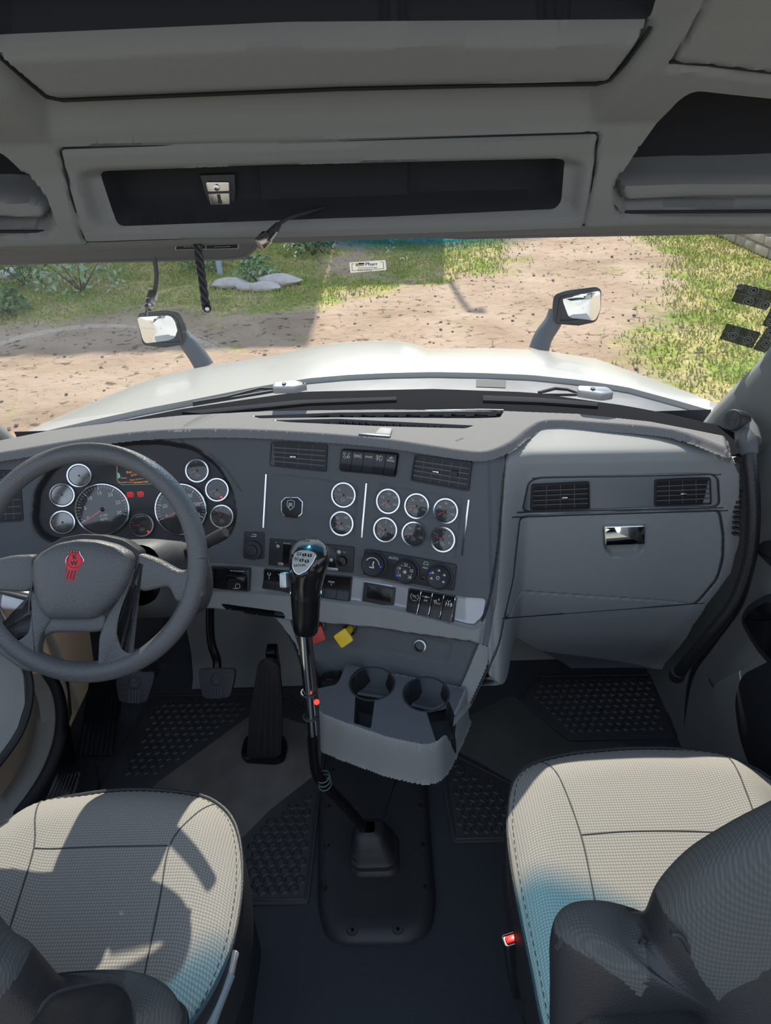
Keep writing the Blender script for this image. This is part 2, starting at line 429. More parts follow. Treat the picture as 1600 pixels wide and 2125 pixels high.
# roof beyond the headliner, towards the rear
rf = M(); rf.grid([[(x, y, z) for x in np.linspace(-1.12, 1.12, 9)] for y, z in ((.70, 2.19), (.55, 2.24), (.45, 2.27))])
rf.grid([[(x, y, z+.04) for x in np.linspace(-1.16, 1.16, 9)] for y, z in ((1.56, 1.67), (1.64, 1.9), (1.5, 2.3), (1.1, 2.5), (.45, 2.52))])
top(rf.build('trim_1', M_liner), kind='structure')
ut = M(); ut.grid([[(x, y, z) for x in np.linspace(-1.12, 1.12, 9)] for y, z in ((1.372, 1.503), (1.385, 1.492), (1.46, 1.512), (1.52, 1.64), (1.58, 1.69))])
top(ut.build('trim_2', M_liner), kind='structure')

def seam0(pts, r=.0016, closed=False, lift=-.004):
    P = list(pts)+([pts[0]] if closed else []); P = [OH.hit(*p)+OH.normal(*OH.ab(*p))*lift for p in P if OH.ab(*p)]
    return M().tube(P, r, 6)
sm = seam0(rp(ohc, 12), closed=True, lift=-.0065); top(sm.build('trim_6', M_net), kind='structure')
for k_, (pts, l_) in enumerate((([(-200, -60), (0, 140), (60, 192), (95, 221), (130, 228), (400, 217), (700, 205), (1000, 198), (1240, 194), (1265, 187), (1300, 150), (1336, 100), (1352, 76)], -.016), ([(1290, 358), (1277, 385), (1274, 410), (1276, 440), (1290, 449), (1900, 449)], -.014), ([(45, 355), (80, 392), (97, 420), (112, 465), (108, 480), (94, 489), (-400, 492)], -.014), ([(1392, 137), (1470, 143), (1600, 160), (1850, 190)], -.008))): top(seam0(pts, .003, lift=l_).build('trim_%d' % (7+k_), M_net), kind='structure')
# overhead console bits
fr = OH.frame(458, 408, -.070)
L = lambda pts: fr.locs(pts)
b = thing('radio_mount_bracket', 'bent steel mounting bracket screwed inside the dark overhead console', 'bracket', fr.p)
M().prism(fr, L([(415, 362), (488, 360), (490, 400), (485, 438), (462, 452), (440, 440), (425, 400)]), -.02, .004, .003).build('socket', M_dark, b)
m = M(); m.prism(fr, rp(L([(428, 374), (478, 374), (480, 430), (441, 433), (434, 400)]), .004), .004, .010, .002); m.prism(fr, L([(444, 434), (484, 431), (462, 447)]), .004, .014, .001); m.build('plate', M_steel, b)
for (u, v) in ((452, 384), (465, 443)):
    a = fr.loc(u, v); M().cyl(fr, .0055, .010, .016, .001, 16, *a).cyl(fr, .002, .016, .017, .0, 6, *a).build('screw', M_chrome, b)
m = M(); a = fr.loc(458, 414); m.cyl(fr, .0042, .0102, .0108, 0, 16, *a); m.box(fr, .006, .014, .0102, .0107, cx=a[0], cy=a[1]+.006); a = fr.loc(457, 395); m.box(fr, .046, .004, .0102, .0112, cx=a[0], cy=a[1]); m.build('keyhole_slot', M_dark, b)
m = M(); m.tube(crs([fr(*fr.loc(u, v), .012+k*.001) for k, (u, v) in enumerate([(434, 425), (437, 440), (455, 449), (480, 441), (486, 428), (478, 445), (458, 453)])], 5), .0012, 6); m.build('wire', M_rub, b)

fr = OH.frame(700, 400, -.072)
m = M()
for u0, u1, w in ((523, 530, .001), (847, 848, .0012), (863, 864, .0008)):
    m.line(fr, [fr.loc(u0, 340), fr.loc(u1, 462)], w, .001)
m.prism(fr, fr.locs([(537, 343), (846, 336), (846, 455), (545, 466)]), -.003, .0015, .001)
o = m.build('radio_blanking_panel', M_net); top(o, 'dark blanking panel in the middle of the overhead console recess', 'panel')
d = thing('dome_switch', 'small black lamp handle with clear edge low in the overhead recess', 'lamp', fr(*fr.loc(697, 442)))
M().prism(fr, rp(fr.locs([(655, 434), (738, 430), (732, 446), (662, 448)]), .004), .002, .016, .004).build('body', M_dark, d)
m = M(); m.tube([fr(*fr.loc(u, v), .014) for u, v in ((655, 440), (663, 449), (700, 450), (731, 446), (738, 436))], .0012, 6); m.build('clear_edge', M_wgray, d)
m = M(); m.prism(fr, fr.locs([(744, 436), (768, 434), (767, 444), (746, 446)]), .004, .012, .002); m.prism(fr, fr.locs([(745, 452), (775, 450), (754, 465)]), .03, .032)
top(m.build('adhesive_clip', mat('amber_plastic', (.16, .14, .10), .4)), 'tiny amber plastic clip beside the lamp handle in the overhead recess', 'clip')

# ------------------------------------------------------------------ windscreen
def ws(s, t): # s -1..1 across, t 0 base .. 1 top
    x = s*(.99-.05*t); yb = 1.90-.13*s*s-.04*s**4; yt = 1.56-.12*s*s
    return (x, yb+(yt-yb)*t, .965+(1.66-.965)*t)
def ws_y(x, z):
    t = (z-.965)/(1.66-.965); s = x/(.99-.05*t); return (1.90-.13*s*s-.04*s**4)*(1-t)+(1.56-.12*s*s)*t
WS = Surf(1, ws_y)
def glass_mat():
    m = bpy.data.materials.new('windscreen_glass'); m.use_nodes = True; n = m.node_tree; n.nodes.clear(); lk = n.links.new
    o = n.nodes.new('ShaderNodeOutputMaterial'); t = n.nodes.new('ShaderNodeBsdfTransparent'); g = n.nodes.new('ShaderNodeBsdfGlossy'); g.inputs['Roughness'].default_value = 0
    x = n.nodes.new('ShaderNodeMixShader'); x.inputs[0].default_value = .035
    tc = n.nodes.new('ShaderNodeTexCoord'); sp = n.nodes.new('ShaderNodeSeparateXYZ'); lk(tc.outputs['Object'], sp.inputs[0])
    r = n.nodes.new('ShaderNodeValToRGB'); mr = n.nodes.new('ShaderNodeMapRange'); mr.inputs['From Min'].default_value = .412; mr.inputs['From Max'].default_value = .49
    q_ = n.nodes.new('ShaderNodeMath'); q_.operation = 'SUBTRACT'; lk(sp.outputs['X'], q_.inputs[0]); q_.inputs[1].default_value = .15; q2 = n.nodes.new('ShaderNodeMath'); q2.operation = 'MULTIPLY'; lk(q_.outputs[0], q2.inputs[0]); lk(q_.outputs[0], q2.inputs[1]); q3 = n.nodes.new('ShaderNodeMath'); q3.operation = 'MULTIPLY_ADD'; lk(q2.outputs[0], q3.inputs[0]); q3.inputs[1].default_value = -.42; lk(sp.outputs['Z'], q3.inputs[2]); lk(q3.outputs[0], mr.inputs[0]); lk(mr.outputs[0], r.inputs[0])
    e = r.color_ramp.elements; e[0].position = .20; e[0].color = (.97, .98, .96, 1); e[1].position = .60; e[1].color = (.06, .36, .60, 1)
    lk(r.outputs[0], t.inputs[0])
    d = n.nodes.new('ShaderNodeBsdfDiffuse'); d.inputs[0].default_value = (.75, .8, .8, 1); x2 = n.nodes.new('ShaderNodeMixShader')
    ns = n.nodes.new('ShaderNodeTexNoise'); ns.inputs['Scale'].default_value = 260; ns.inputs['Detail'].default_value = 3; n2 = n.nodes.new('ShaderNodeTexNoise'); n2.inputs['Scale'].default_value = 5
    lk(tc.outputs['Object'], ns.inputs['Vector']); lk(tc.outputs['Object'], n2.inputs['Vector'])
    mm = n.nodes.new('ShaderNodeMapRange'); mm.inputs['From Min'].default_value = .60; mm.inputs['From Max'].default_value = .78; mm.inputs['To Min'].default_value = .0; mm.inputs['To Max'].default_value = .25
    lk(ns.outputs[0], mm.inputs[0]); ml = n.nodes.new('ShaderNodeMapRange'); ml.inputs['From Min'].default_value = -.05; ml.inputs['From Max'].default_value = -.6; ml.inputs['To Min'].default_value = .008; ml.inputs['To Max'].default_value = .095
    lk(sp.outputs['X'], ml.inputs[0]); ad = n.nodes.new('ShaderNodeMath'); ad.operation = 'MULTIPLY_ADD'; lk(mm.outputs[0], ad.inputs[0]); ad.inputs[1].default_value = .35; lk(ml.outputs[0], ad.inputs[2])
    lk(ad.outputs[0], x2.inputs[0]); lk(t.outputs[0], x2.inputs[1]); lk(d.outputs[0], x2.inputs[2])
    lk(x2.outputs[0], x.inputs[1]); lk(g.outputs[0], x.inputs[2]); lk(x.outputs[0], o.inputs[0]); return m
m = M(); m.grid([[ws(s, t) for s in np.linspace(-1, 1, 33)] for t in np.linspace(0, 1, 15)])
top(m.build('window_1', glass_mat(), smooth=60), kind='structure')
# A pillars
def pillar(sg, nm):
    m = M(); rows = []
    for (x, y, z, w) in ((.90, 1.62, .90, .10), (.905, 1.56, 1.00, .085), (.925, 1.45, 1.16, .07), (.945, 1.36, 1.32, .07), (.955, 1.28, 1.50, .08), (.955, 1.18, 1.62, .1)):
        sec = [(x+.09, y+.11), (x+.01, y+.10), (x-.012, y+.055), (x-.004, y-.0), (x+.03, y-.05), (x+.10, y-.10), (x+.2, y-.12)]
        rows.append([(sg*a, b_, z) for a, b_ in sec])
    m.grid(rows); return m.build(nm, M_gray if False else M_liner, smooth=60)
top(pillar(1, 'trim_3'), kind='structure'); top(pillar(-1, 'trim_4'), kind='structure')

# ------------------------------------------------------------------ floor and lower cab
m = M(); m.grid([[(x, y, z) for x in np.linspace(-.98, .98, 5)] for y, z in ((-.4, 0), (1.2, 0), (1.72, 0), (1.80, .03), (1.86, .20), (1.88, .55), (1.80, .93))])
top(m.build('floor', M_floor, smooth=50), kind='structure')
m = M(); m.grid([[(x, y, z) for x in (-.62, -.3, .0)] for y, z in ((1.70, .004), (1.735, .02), (1.77, .10), (1.80, .4), (1.80, .75))]); m.grid([[(x, y, z) for x in (.25, .6, .96)] for y, z in ((1.76, .0), (1.80, .06), (1.82, .4), (1.80, .75))])
top(m.build('wall_front', M_gray, smooth=60), kind='structure')
# right side wall and door
m = M(); m.grid([[(x, y, z) for z, x in ((-.02, .93), (.35, .945), (.6, .96), (.8, .955), (.98, .985), (1.02, 1.02)) ] for y in np.linspace(1.85, -.2, 14)]); m.v = [(x, y, min(z, .80) if y > 1.72 else (min(z, .93) if y > 1.6 else z)) for x, y, z in m.v]
top(m.build('wall_right', M_gray, smooth=60), kind='structure')

# ================================================================== OUTSIDE
GZ = -1.25
def gnd(u, v): return tuple(Pz(u, v, GZ)[:2])
grassP = [[gnd(*p) for p in pl] for pl in (
    [(662, 566), (700, 570), (830, 588), (800, 600), (735, 616), (690, 630), (660, 632), (560, 640), (420, 655), (300, 640), (150, 665), (-100, 680), (-300, 640), (-300, 480), (500, 470), (700, 520)],
    [(925, 502), (1040, 498), (1058, 530), (1040, 565), (960, 575), (930, 580), (880, 590), (800, 585), (760, 500)],
    [(1330, 492), (1375, 520), (1395, 560), (1385, 620), (1395, 650), (1420, 668), (1330, 690), (1290, 700), (1310, 730), (1330, 760), (1400, 800), (1500, 900), (1900, 1000), (2100, 500), (1800, 440), (1500, 430), (1400, 470)])]
gx = np.arange(-26, 26, .2); gy = np.arange(2.5, 45, .2); A_, B_ = np.meshgrid(gx, gy, indexing='ij'); Q = np.stack([A_.ravel(), B_.ravel()], 1)
gd = np.minimum.reduce([sdf(Q, p) for p in grassP]); far = 1-sstep(14, 20, Q[:, 1]); gd = np.where(Q[:, 1] > 16, np.minimum(gd, 16-Q[:, 1]+6*(np.abs(Q[:, 0]-3.2) < 2.5)), gd)
o = M(); rr = np.random.RandomState(3); nx, ny = len(gx), len(gy)
Zg = GZ+.012*rr.randn(nx*ny); o.v = [(a, b_, c) for (a, b_), c in zip(Q.tolist(), Zg.tolist())]
ii = np.arange(nx*ny).reshape(nx, ny); o.f = np.stack([ii[:-1, :-1].ravel(), ii[1:, :-1].ravel(), ii[1:, 1:].ravel(), ii[:-1, 1:].ravel()], 1).tolist(); o.m = [0]*len(o.f)
def ground_mat():
    m = bpy.data.materials.new('dirt_and_grass'); m.use_nodes = True; n = m.node_tree; b = n.nodes['Principled BSDF']; b.inputs['Roughness'].default_value = .95; b.inputs['Specular IOR Level'].default_value = .1; lk = n.links.new
    at = n.nodes.new('ShaderNodeAttribute'); at.attribute_name = 'grass'; tc = n.nodes.new('ShaderNodeTexCoord')
    def noise(s, d=6, dist=0): t = n.nodes.new('ShaderNodeTexNoise'); t.inputs['Scale'].default_value = s; t.inputs['Detail'].default_value = d; t.inputs['Distortion'].default_value = dist; lk(tc.outputs['Object'], t.inputs['Vector']); return t.outputs[0]
    def ramp(i, st):
        r = n.nodes.new('ShaderNodeValToRGB'); lk(i, r.inputs[0]); e = r.color_ramp.elements
        e[0].position, e[0].color = st[0][0], (*st[0][1], 1); e[1].position, e[1].color = st[-1][0], (*st[-1][1], 1)
        for p, c in st[1:-1]: q = e.new(p); q.color = (*c, 1)
        return r.outputs[0]
    def mix(f, a, b_, op='MIX'): x = n.nodes.new('ShaderNodeMix'); x.data_type = 'RGBA'; x.blend_type = op; (lk(f, x.inputs[0]) if not isinstance(f, float) else setattr(x.inputs[0], 'default_value', f)); lk(a, x.inputs[6]); lk(b_, x.inputs[7]); return x.outputs[2]
    dirt = ramp(noise(.9, 8, .6), [(.3, (.30, .215, .15)), (.5, (.375, .275, .20)), (.72, (.44, .335, .25))])
    speck = ramp(noise(9, 5, .3), [(.30, (.35, .35, .35)), (.42, (1, 1, 1)), (.8, (1.0, 1.0, 1.0))])
    dirt = mix(1.0, dirt, speck, 'MULTIPLY')
    g = ramp(noise(1.1, 7, .4), [(.32, (.20, .27, .055)), (.46, (.28, .30, .08)), (.58, (.46, .38, .17)), (.75, (.52, .42, .24))])
    g = mix(1.0, g, ramp(noise(14, 4), [(.30, (.45, .5, .4)), (.62, (1.05, 1.05, 1.0))]), 'MULTIPLY')
    ad = n.nodes.new('ShaderNodeMath'); ad.operation = 'MULTIPLY_ADD'; lk(noise(1.6, 9, .5), ad.inputs[0]); ad.inputs[1].default_value = 2.2; lk(at.outputs['Fac'], ad.inputs[2])
    f = ramp(ad.outputs[0], [(.0, (0, 0, 0)), (1, (1, 1, 1))]); mr = n.nodes.new('ShaderNodeMapRange'); lk(ad.outputs[0], mr.inputs[0]); mr.inputs['From Min'].default_value = 1.35; mr.inputs['From Max'].default_value = 1.85
    lk(mix(mr.outputs[0], dirt, g), b.inputs['Base Color'])
    bm = n.nodes.new('ShaderNodeBump'); bm.inputs['Strength'].default_value = .8; bm.inputs['Distance'].default_value = .05; lk(noise(6, 9, .4), bm.inputs['Height']); lk(bm.outputs[0], b.inputs['Normal']); return m
go = o.build('ground', ground_mat(), smooth=180); top(go, kind='structure')
at = go.data.attributes.new('grass', 'FLOAT', 'POINT'); at.data.foreach_set('value', (np.clip(.5-gd/1.2, 0, 1)).astype(np.float32))
far_m = M(); far_m.grid([[(x, y, GZ-.03) for x in (-150, -26, 26, 150)] for y in (-60, 2.5, 44.9, 150)])
top(far_m.build('trim_5', mat('far_earth', (.40, .33, .24), .9)), kind='structure')
# grass blades on the nearer verge, stuff
gb = M(); rs = np.random.RandomState(5); cnt = 0
cand = np.stack([rs.uniform(-9, 11, 90000), rs.uniform(5.5, 17, 90000)], 1); dd = np.minimum.reduce([sdf(cand, p) for p in grassP])
vs = []; fs = []; ms = []
for (x, y), q in zip(cand, dd):
    if q > .12-.5*rs.rand()**2*1.0 and rs.rand() > .06: continue
    if q > .5: continue
    a = rs.rand()*6.28; h = .03+.05*rs.rand(); w = .008+.008*rs.rand(); dx, dy = cos(a)*w, sin(a)*w; lx, ly = (rs.rand()-.5)*.06, (rs.rand()-.5)*.06; k = len(vs)
    vs += [(x-dx, y-dy, GZ), (x+dx, y+dy, GZ), (x+lx, y+ly, GZ+h)]; fs.append((k, k+1, k+2)); ms.append(int(rs.rand()*3))
gb.v, gb.f, gb.m = vs, fs, ms
o = gb.build('grass', [mat('blade_green', (.24, .32, .06), .8), mat('blade_olive', (.33, .34, .10), .8), mat('blade_straw', (.42, .35, .20), .8)], smooth=0)
top(o, 'short green and straw dry grass on the verges of the dirt yard', 'grass', kind='stuff')
pb = M()
for k in range(1500):
    x, y = rs.uniform(-8, 7), rs.uniform(5.5, 15); r_ = .008+.022*rs.rand()**2
    f_ = Fr((x, y, GZ), (cos(k), sin(k), 0), (0, 0, 1)); pb.lathe(f_, [(r_, 0), (r_*.8, r_*.6), (1e-4, r_*.8)], 5)
top(pb.build('gravel', mat('pebble', (.20, .17, .14), .9), smooth=0), 'small dark pebbles scattered over the bare dirt of the yard', 'gravel', kind='stuff')
# garden wall with metal fence, far right
w = thing('stone_wall', 'low grey rough block wall at the right edge of the yard', 'wall', (7.1, 14, GZ))
m = M()
stone = [mat('stone_a', (.40, .36, .31), .9, bump=.5, bscale=20, var=.2, vscale=4), mat('stone_b', (.33, .31, .28), .9, bump=.5, bscale=20, var=.2, vscale=4)]
m.add([(7.0, 11.0, GZ), (7.28, 11.0, GZ), (7.28, 17, GZ), (7.0, 17, GZ), (7.0, 11, GZ+.58), (7.28, 11, GZ+.58), (7.28, 17, GZ+.58), (7.0, 17, GZ+.58)], [(0, 3, 7, 4), (0, 4, 5, 1), (4, 7, 6, 5), (3, 2, 6, 7), (1, 5, 6, 2)], 1)
fw = Fr((7.0, 11.0, GZ), (0, -1, 0), (-1, 0, 0))
for r_ in range(3):
    y = 0.0
    while y < 6:
        l = .32+.2*rs.rand(); m.prism(fw, rp([(-y-l+.015, .02+r_*.19), (-y-.015, .01+r_*.19+.02*rs.rand()), (-y-.015, r_*.19+.18), (-y-l+.015, r_*.19+.175)], .03, 2), 0, .02+.03*rs.rand(), .01, m=int(rs.rand()*2)); y += l
m.build('masonry', stone, w)
f_ = thing('metal_fence', 'dark corrugated metal fence standing on the low block wall', 'fence', (7.14, 14, GZ+.58))
m = M(); m.grid([[(7.14+(.02 if i % 2 else -.02), 11+i*.09, z) for z in (GZ+.58, GZ+2.0)] for i in range(67)]); m.build('sheet', mat('fence_metal', (.20, .22, .24), .5, .3), f_, smooth=0)
for y in np.arange(11, 17, .6): M().box(Fr((7.09, y, GZ+.58), (1, 0, 0), (0, 0, 1)), .03, .03, 0, 1.4).build('rib', mat('rib_metal', (.55, .56, .58), .5, .2), f_)

# unseen blocks added to cast the yard shadows, hidden behind the header
sh = tan(radians(SUN_EL))
def shadow_y(u, v): return Pz(u, v, GZ)[1]
yn = shadow_y(320, 731); HB = 9.0
bld = thing('shadow_block_tall', 'tall unseen block added beyond the windscreen to shade the garden', 'shadow caster', (-8, yn+HB/sh, GZ))
fb = Fr((0, yn+HB/sh, GZ), (1, 0, 0), (0, -1, 0))
m = M(); m.add([(-18, yn+HB/sh, GZ), (-.93, yn+HB/sh, GZ), (-.93, yn+HB/sh+9, GZ), (-18, yn+HB/sh+9, GZ), (-18, yn+HB/sh, GZ+HB), (-.93, yn+HB/sh, GZ+HB), (-.93, yn+HB/sh+9, GZ+HB), (-18, yn+HB/sh+9, GZ+HB)], [(0, 1, 5, 4), (1, 2, 6, 5), (2, 3, 7, 6), (3, 0, 4, 7), (4, 5, 6, 7)]); m.build('wall', mat('block_render', (.55, .5, .42), .9), bld)
for i in range(5):
    for j in range(2): M().box(fb, 1.3, 1.4, .0, .04, cx=-3-i*3.2, cy=2+j*3.8).build('window', M_blk, bld)
y2 = shadow_y(800, 592); H2 = 6.0  # lower unseen block, added for the second shadow edge
b2 = thing('shadow_block_low', 'flat unseen block added right of the tall one to cast shadow', 'shadow caster', (.1, y2+H2/sh, GZ))
m = M(); yy = y2+H2/sh; m.add([(-.9, yy, GZ), (1.12, yy, GZ), (1.5, yy+5, GZ), (-.9, yy+5, GZ), (-.9, yy, GZ+H2), (1.12, yy, GZ+H2), (1.5, yy+5, GZ+H2), (-.9, yy+5, GZ+H2)], [(0, 1, 5, 4), (1, 2, 6, 5), (2, 3, 7, 6), (3, 0, 4, 7), (4, 5, 6, 7)]); m.build('wall', mat('block_render', (.55, .5, .42), .9), b2)
M().box(Fr((.6, yy-.03, GZ), (1, 0, 0), (0, -1, 0)), .8, 2, 0, .03, cy=1.0).build('door', M_gray, b2)
# unseen pole added on the low block to cast the bent stroke on the dirt
pa, pb_ = Pz(930, 575, GZ), Pz(970, 636, GZ)
ph = H2+pa[1]-pb_[1]
pl = thing('shadow_pole', 'slim unseen pole added on the low block for its shadow', 'lamp', (pa[0], yy, GZ+H2))
xx = lambda h: pa[0]+(pb_[0]-pa[0])*(h/1.6)
M().tube([(xx(0), yy+.05, GZ+H2-.1), (xx(.8), yy+.05, GZ+H2+.8), (xx(1.5), yy+.05, GZ+H2+1.5)], .05, 8).build('pole', M_dark, pl)
M().tube([(xx(1.5), yy+.05, GZ+H2+1.5), (xx(1.5)+.25, yy+.05, GZ+H2+1.5)], [.05, .12], 8).build('pole_head', M_dark, pl)

# shaded garden at the far left: bushes, rocks, pale pole
leafm = [mat('leaf_dark', (.10, .17, .07), .7), mat('leaf_mid', (.17, .28, .10), .7), mat('leaf_pale', (.28, .38, .26), .7)]
def bush(u, v, r_, lab, mi, name='shrub'):
    p = Pz(u, v, GZ); t = thing(name, lab, 'shrub', p, 'shrubs in the shaded garden')
    fo = M(); n = int(420*max(.6, r_))
    for k in range(n):
        a = rs.rand()*6.28; c = rs.rand(); q = sqrt(rs.rand()); X = p+V([cos(a)*q*r_*sqrt(1-c*c*.8), sin(a)*q*r_*sqrt(1-c*c*.8), .05+c*r_*.9])
        d = nrm(rs.randn(3)+V([0, 0, .6])); e = nrm(np.cross(d, rs.randn(3))); s_ = .035+.04*rs.rand(); g_ = np.cross(d, e)
        fo.add([X-e*s_, X+g_*s_*.5, X+e*s_, X-g_*s_*.5], [(0, 1, 2, 3)], min(2, max(0, mi+int(rs.rand()*2)-(rs.rand() < .3))))
    fo.build('foliage', leafm, t, smooth=0)
    st = M()
    for k in range(5): a = k*1.3; st.tube([p, p+V([cos(a)*r_*.5, sin(a)*r_*.5, r_*.6])], [.02, .006], 5)
    st.build('stem', mat('bark', (.12, .09, .06), .9), t)
bush(170, 606, .85, 'wide pale grey-green shrub in the shaded garden at the left', 2)
bush(55, 592, .6, 'dark shrub left of the wide pale one in the garden', 0)
bush(20, 652, .35, 'low dark tuft nearest the left edge of the windscreen', 0)
bush(534, 586, .42, 'round bright green shrub ringed by pale rocks', 1)
bush(650, 530, .5, 'dark leafy shrub between the round one and the sticker', 0)
bush(420, 560, .4, 'small shrub behind the twisted black cable', 1)
for k, (u, v, s_, lab) in enumerate([(478, 596, .22, 'long flat pale rock left of the round shrub'), (515, 602, .16, 'small pale rock just left below the round shrub'), (548, 603, .2, 'brownish rock in front of the round shrub'), (578, 592, .26, 'largest pale rock right of the round shrub'), (20, 577, .25, 'pale rock beside the dark shrub at far left')]):
    p = Pz(u, v, GZ); m = M(); G = []
    rs2 = np.random.RandomState(k)
    for i in range(7):
        ph_ = -pi/2+pi*i/6; G.append([p+V([cos(ph_)*cos(q)*s_*1.4*(1+.12*rs2.randn() if i not in (0, 6) else 1), cos(ph_)*sin(q)*s_*.8, (sin(ph_)*.45+.3)*s_]) for q in np.linspace(0, 2*pi, 11)])
        G[-1][-1] = G[-1][0]
    m.grid(G); top(m.build('garden_rock', mat('rock', (.48, .44, .42), .9, bump=.5, bscale=15, var=.2, vscale=5), smooth=60), lab, 'rock', 'rocks in the shaded garden')
p = Pz(402, 640, GZ); m = M(); m.tube([p+V([0, 2.2, 0]), p+V([0, 2.2, 2.3])], .05, 8); m.tube([p+V([-1.7, 2.2, .55]), p+V([0, 2.2, .6])], .09, 8)
top(m.build('garden_post', mat('blue_pipe', (.38, .47, .62), .6), smooth=50), 'pale blue post with a crosswise pipe in the shaded garden', 'post')

# ------------------------------------------------------------------ truck outside: hood, cowl, mirrors, wheels
C0 = resamp([(40, 908), (100, 893), (200, 870), (300, 848), (400, 829), (520, 805), (640, 785), (720, 778), (800, 774), (900, 772), (1000, 774), (1100, 778), (1200, 788), (1300, 803), (1400, 830), (1470, 850), (1493, 862)], 61)
C1 = resamp([(36, 905), (60, 893), (150, 853), (300, 790), (400, 765), (450, 756), (600, 732), (640, 726), (670, 718), (715, 712), (800, 709), (850, 714), (885, 724), (940, 724), (1000, 722), (1120, 726), (1240, 745), (1350, 785), (1450, 822), (1497, 840)], 61)
rowsH = []
R0 = [Pz(u, v, .90) for u, v in C0]; R1 = []
for k, (u, v) in enumerate(C1):
    s_ = -1+2*k/60; R1.append(Py(u, v, 1.84+1.15*(1-abs(s_)**2.6)))
def bulge(k, t):
    s_ = -1+2*k/60; s2 = s_+.03*0
    return .035*(sstep(-.42, -.28, s2)-sstep(.16, .30, s2))*t
lipr = [p+V([0, -.015, -.05]) for p in R0]
rowsH.append(lipr)
for t in (0, .04, .15, .3, .45, .6, .75, .9, 1):
    row = []
    for k in range(61):
        p = R0[k]*(1-t)+R1[k]*t; s_ = abs(-1+2*k/60); hump = .10*(1-s_**2)*t*(1-t)
        sx = -1+2*k/60; e1 = -.18-.02*t; e2 = .13-.01*t; cr2 = .030*(sstep(e1-.05, e1+.01, sx)-sstep(e2-.01, e2+.05, sx)); p = p+V([0, 0, hump+cr2*min(1, t*3)*(1-t)**.6]); row.append(p)
    rowsH.append(row)
def ext(row, dy, dz, dx): return [p+V([dx*(-1+2*k/60), dy*(1-abs(-1+2*k/60)**2), dz]) for k, p in enumerate(row)]
rowsH.append(ext(R1, .25, -.12, .06)); rowsH.append(ext(R1, .5, -.32, .1)); rowsH.append(ext(R1, .62, -.8, .1)); rowsH.append(ext(R1, .62, -1.5, .1))
hd = thing('truck_hood', 'white painted sloping truck hood seen through the windscreen', 'hood', (0, 2.2, .6))
m = M(); m.grid(rowsH)
for sg, k in ((-1, 0), (1, 60)):
    e0 = [r[k] for r in rowsH]; G = [e0, [p+V([sg*.03, 0, -.06]) for p in e0], [p+V([sg*.06, 0, -.5]) for p in e0]]
m.build('hood_panel', M_white, hd, smooth=30)
for sg in (-1, 1):  # fender and wheel
    G = []
    for y in np.linspace(1.9, 3.4, 13):
        d = sqrt(max(0, .62**2-(y-2.75)**2)); zb = max(-.95, -.72+d) if abs(y-2.75) < .62 else -.9
        ztop = .74-.42*((y-1.9)/1.5); G.append([(sg*1.0, y, ztop), (sg*1.06, y, ztop-.12), (sg*1.10, y, .3), (sg*1.14, y, min(.25, max(zb, -.1)) if zb < 0 else zb), (sg*1.15, y, zb)])
    m = M(); m.grid(G); m.build('fender', M_white, hd, smooth=60)
    w = thing('front_wheel', ('left' if sg < 0 else 'right')+' front truck wheel under the hood fender, seen in the hood mirror', 'wheel', (sg*1.0, 2.75, -.73))
    f_ = Fr((sg*.85, 2.75, -.73), (0, 1, 0), (sg, 0, 0))
    M().lathe(f_, [(.28, .0), (.50, .02), (.52, .06), (.52, .24), (.50, .28), (.31, .28), (.29, .22)], 40).build('tyre', M_rub, w)
    mm = M(); mm.lathe(f_, [(.30, .27), (.27, .24), (.2, .16), (.12, .17), (.11, .26), (1e-4, .27)], 32); [mm.cyl(f_, .016, .16, .20, 0, 8, .16*cos(a), .16*sin(a)) for a in np.arange(10)*pi/5]; mm.build('rim', M_chrome, w)
cab = thing('cab_exterior', 'white outer side panels of the truck cab behind the doors', 'cab body', (0, 1.0, 0))
for sg in (-1, 1):
    m = M(); m.grid([[(sg*(1.09+.03*(z < .5)), y, z) for z in (-.8, -.3, .3, .9)] for y in (1.88, 1.2, .4, -.4, -3)]); m.build('side_panel', M_white, cab)
    M().tube([(sg*1.2, 1.7, -.75), (sg*1.2, -2.5, -.75)], .33, 20).build('fuel_tank', M_chrome, cab)
# cowl between hood and glass
cp = [tuple(Pz(u, v, .88)[:2]) for u, v in resamp([(20, 915), (200, 872), (400, 832), (640, 789), (900, 777), (1100, 782), (1300, 806), (1490, 866), (1500, 892)], 40)]
ci = [(x, y) for x, y in [(s*.96, 1.86-.13*s*s-.04*s**4) for s in np.linspace(1, -1, 30)]]
m = M(); m.prism(WORLD, cp+ci, .80, .885, .006)
for u in (650, 1292): pass
cw = thing('cowl', 'grey plastic cowl strip between hood and windscreen', 'cowl', (0, 1.9, .8)); m.build('panel', mat('cowl_grey', (.16, .17, .18), .55, var=.25, vscale=6), cw)
a = [tuple(Pz(u, v, .886)[:2]) for u, v in ((988, 788), (1050, 790), (1049, 805), (988, 803))]
M().prism(WORLD, a, .885, .887).build('mesh_grille', mat('mesh_grey', (.10, .10, .10), .8), cw)
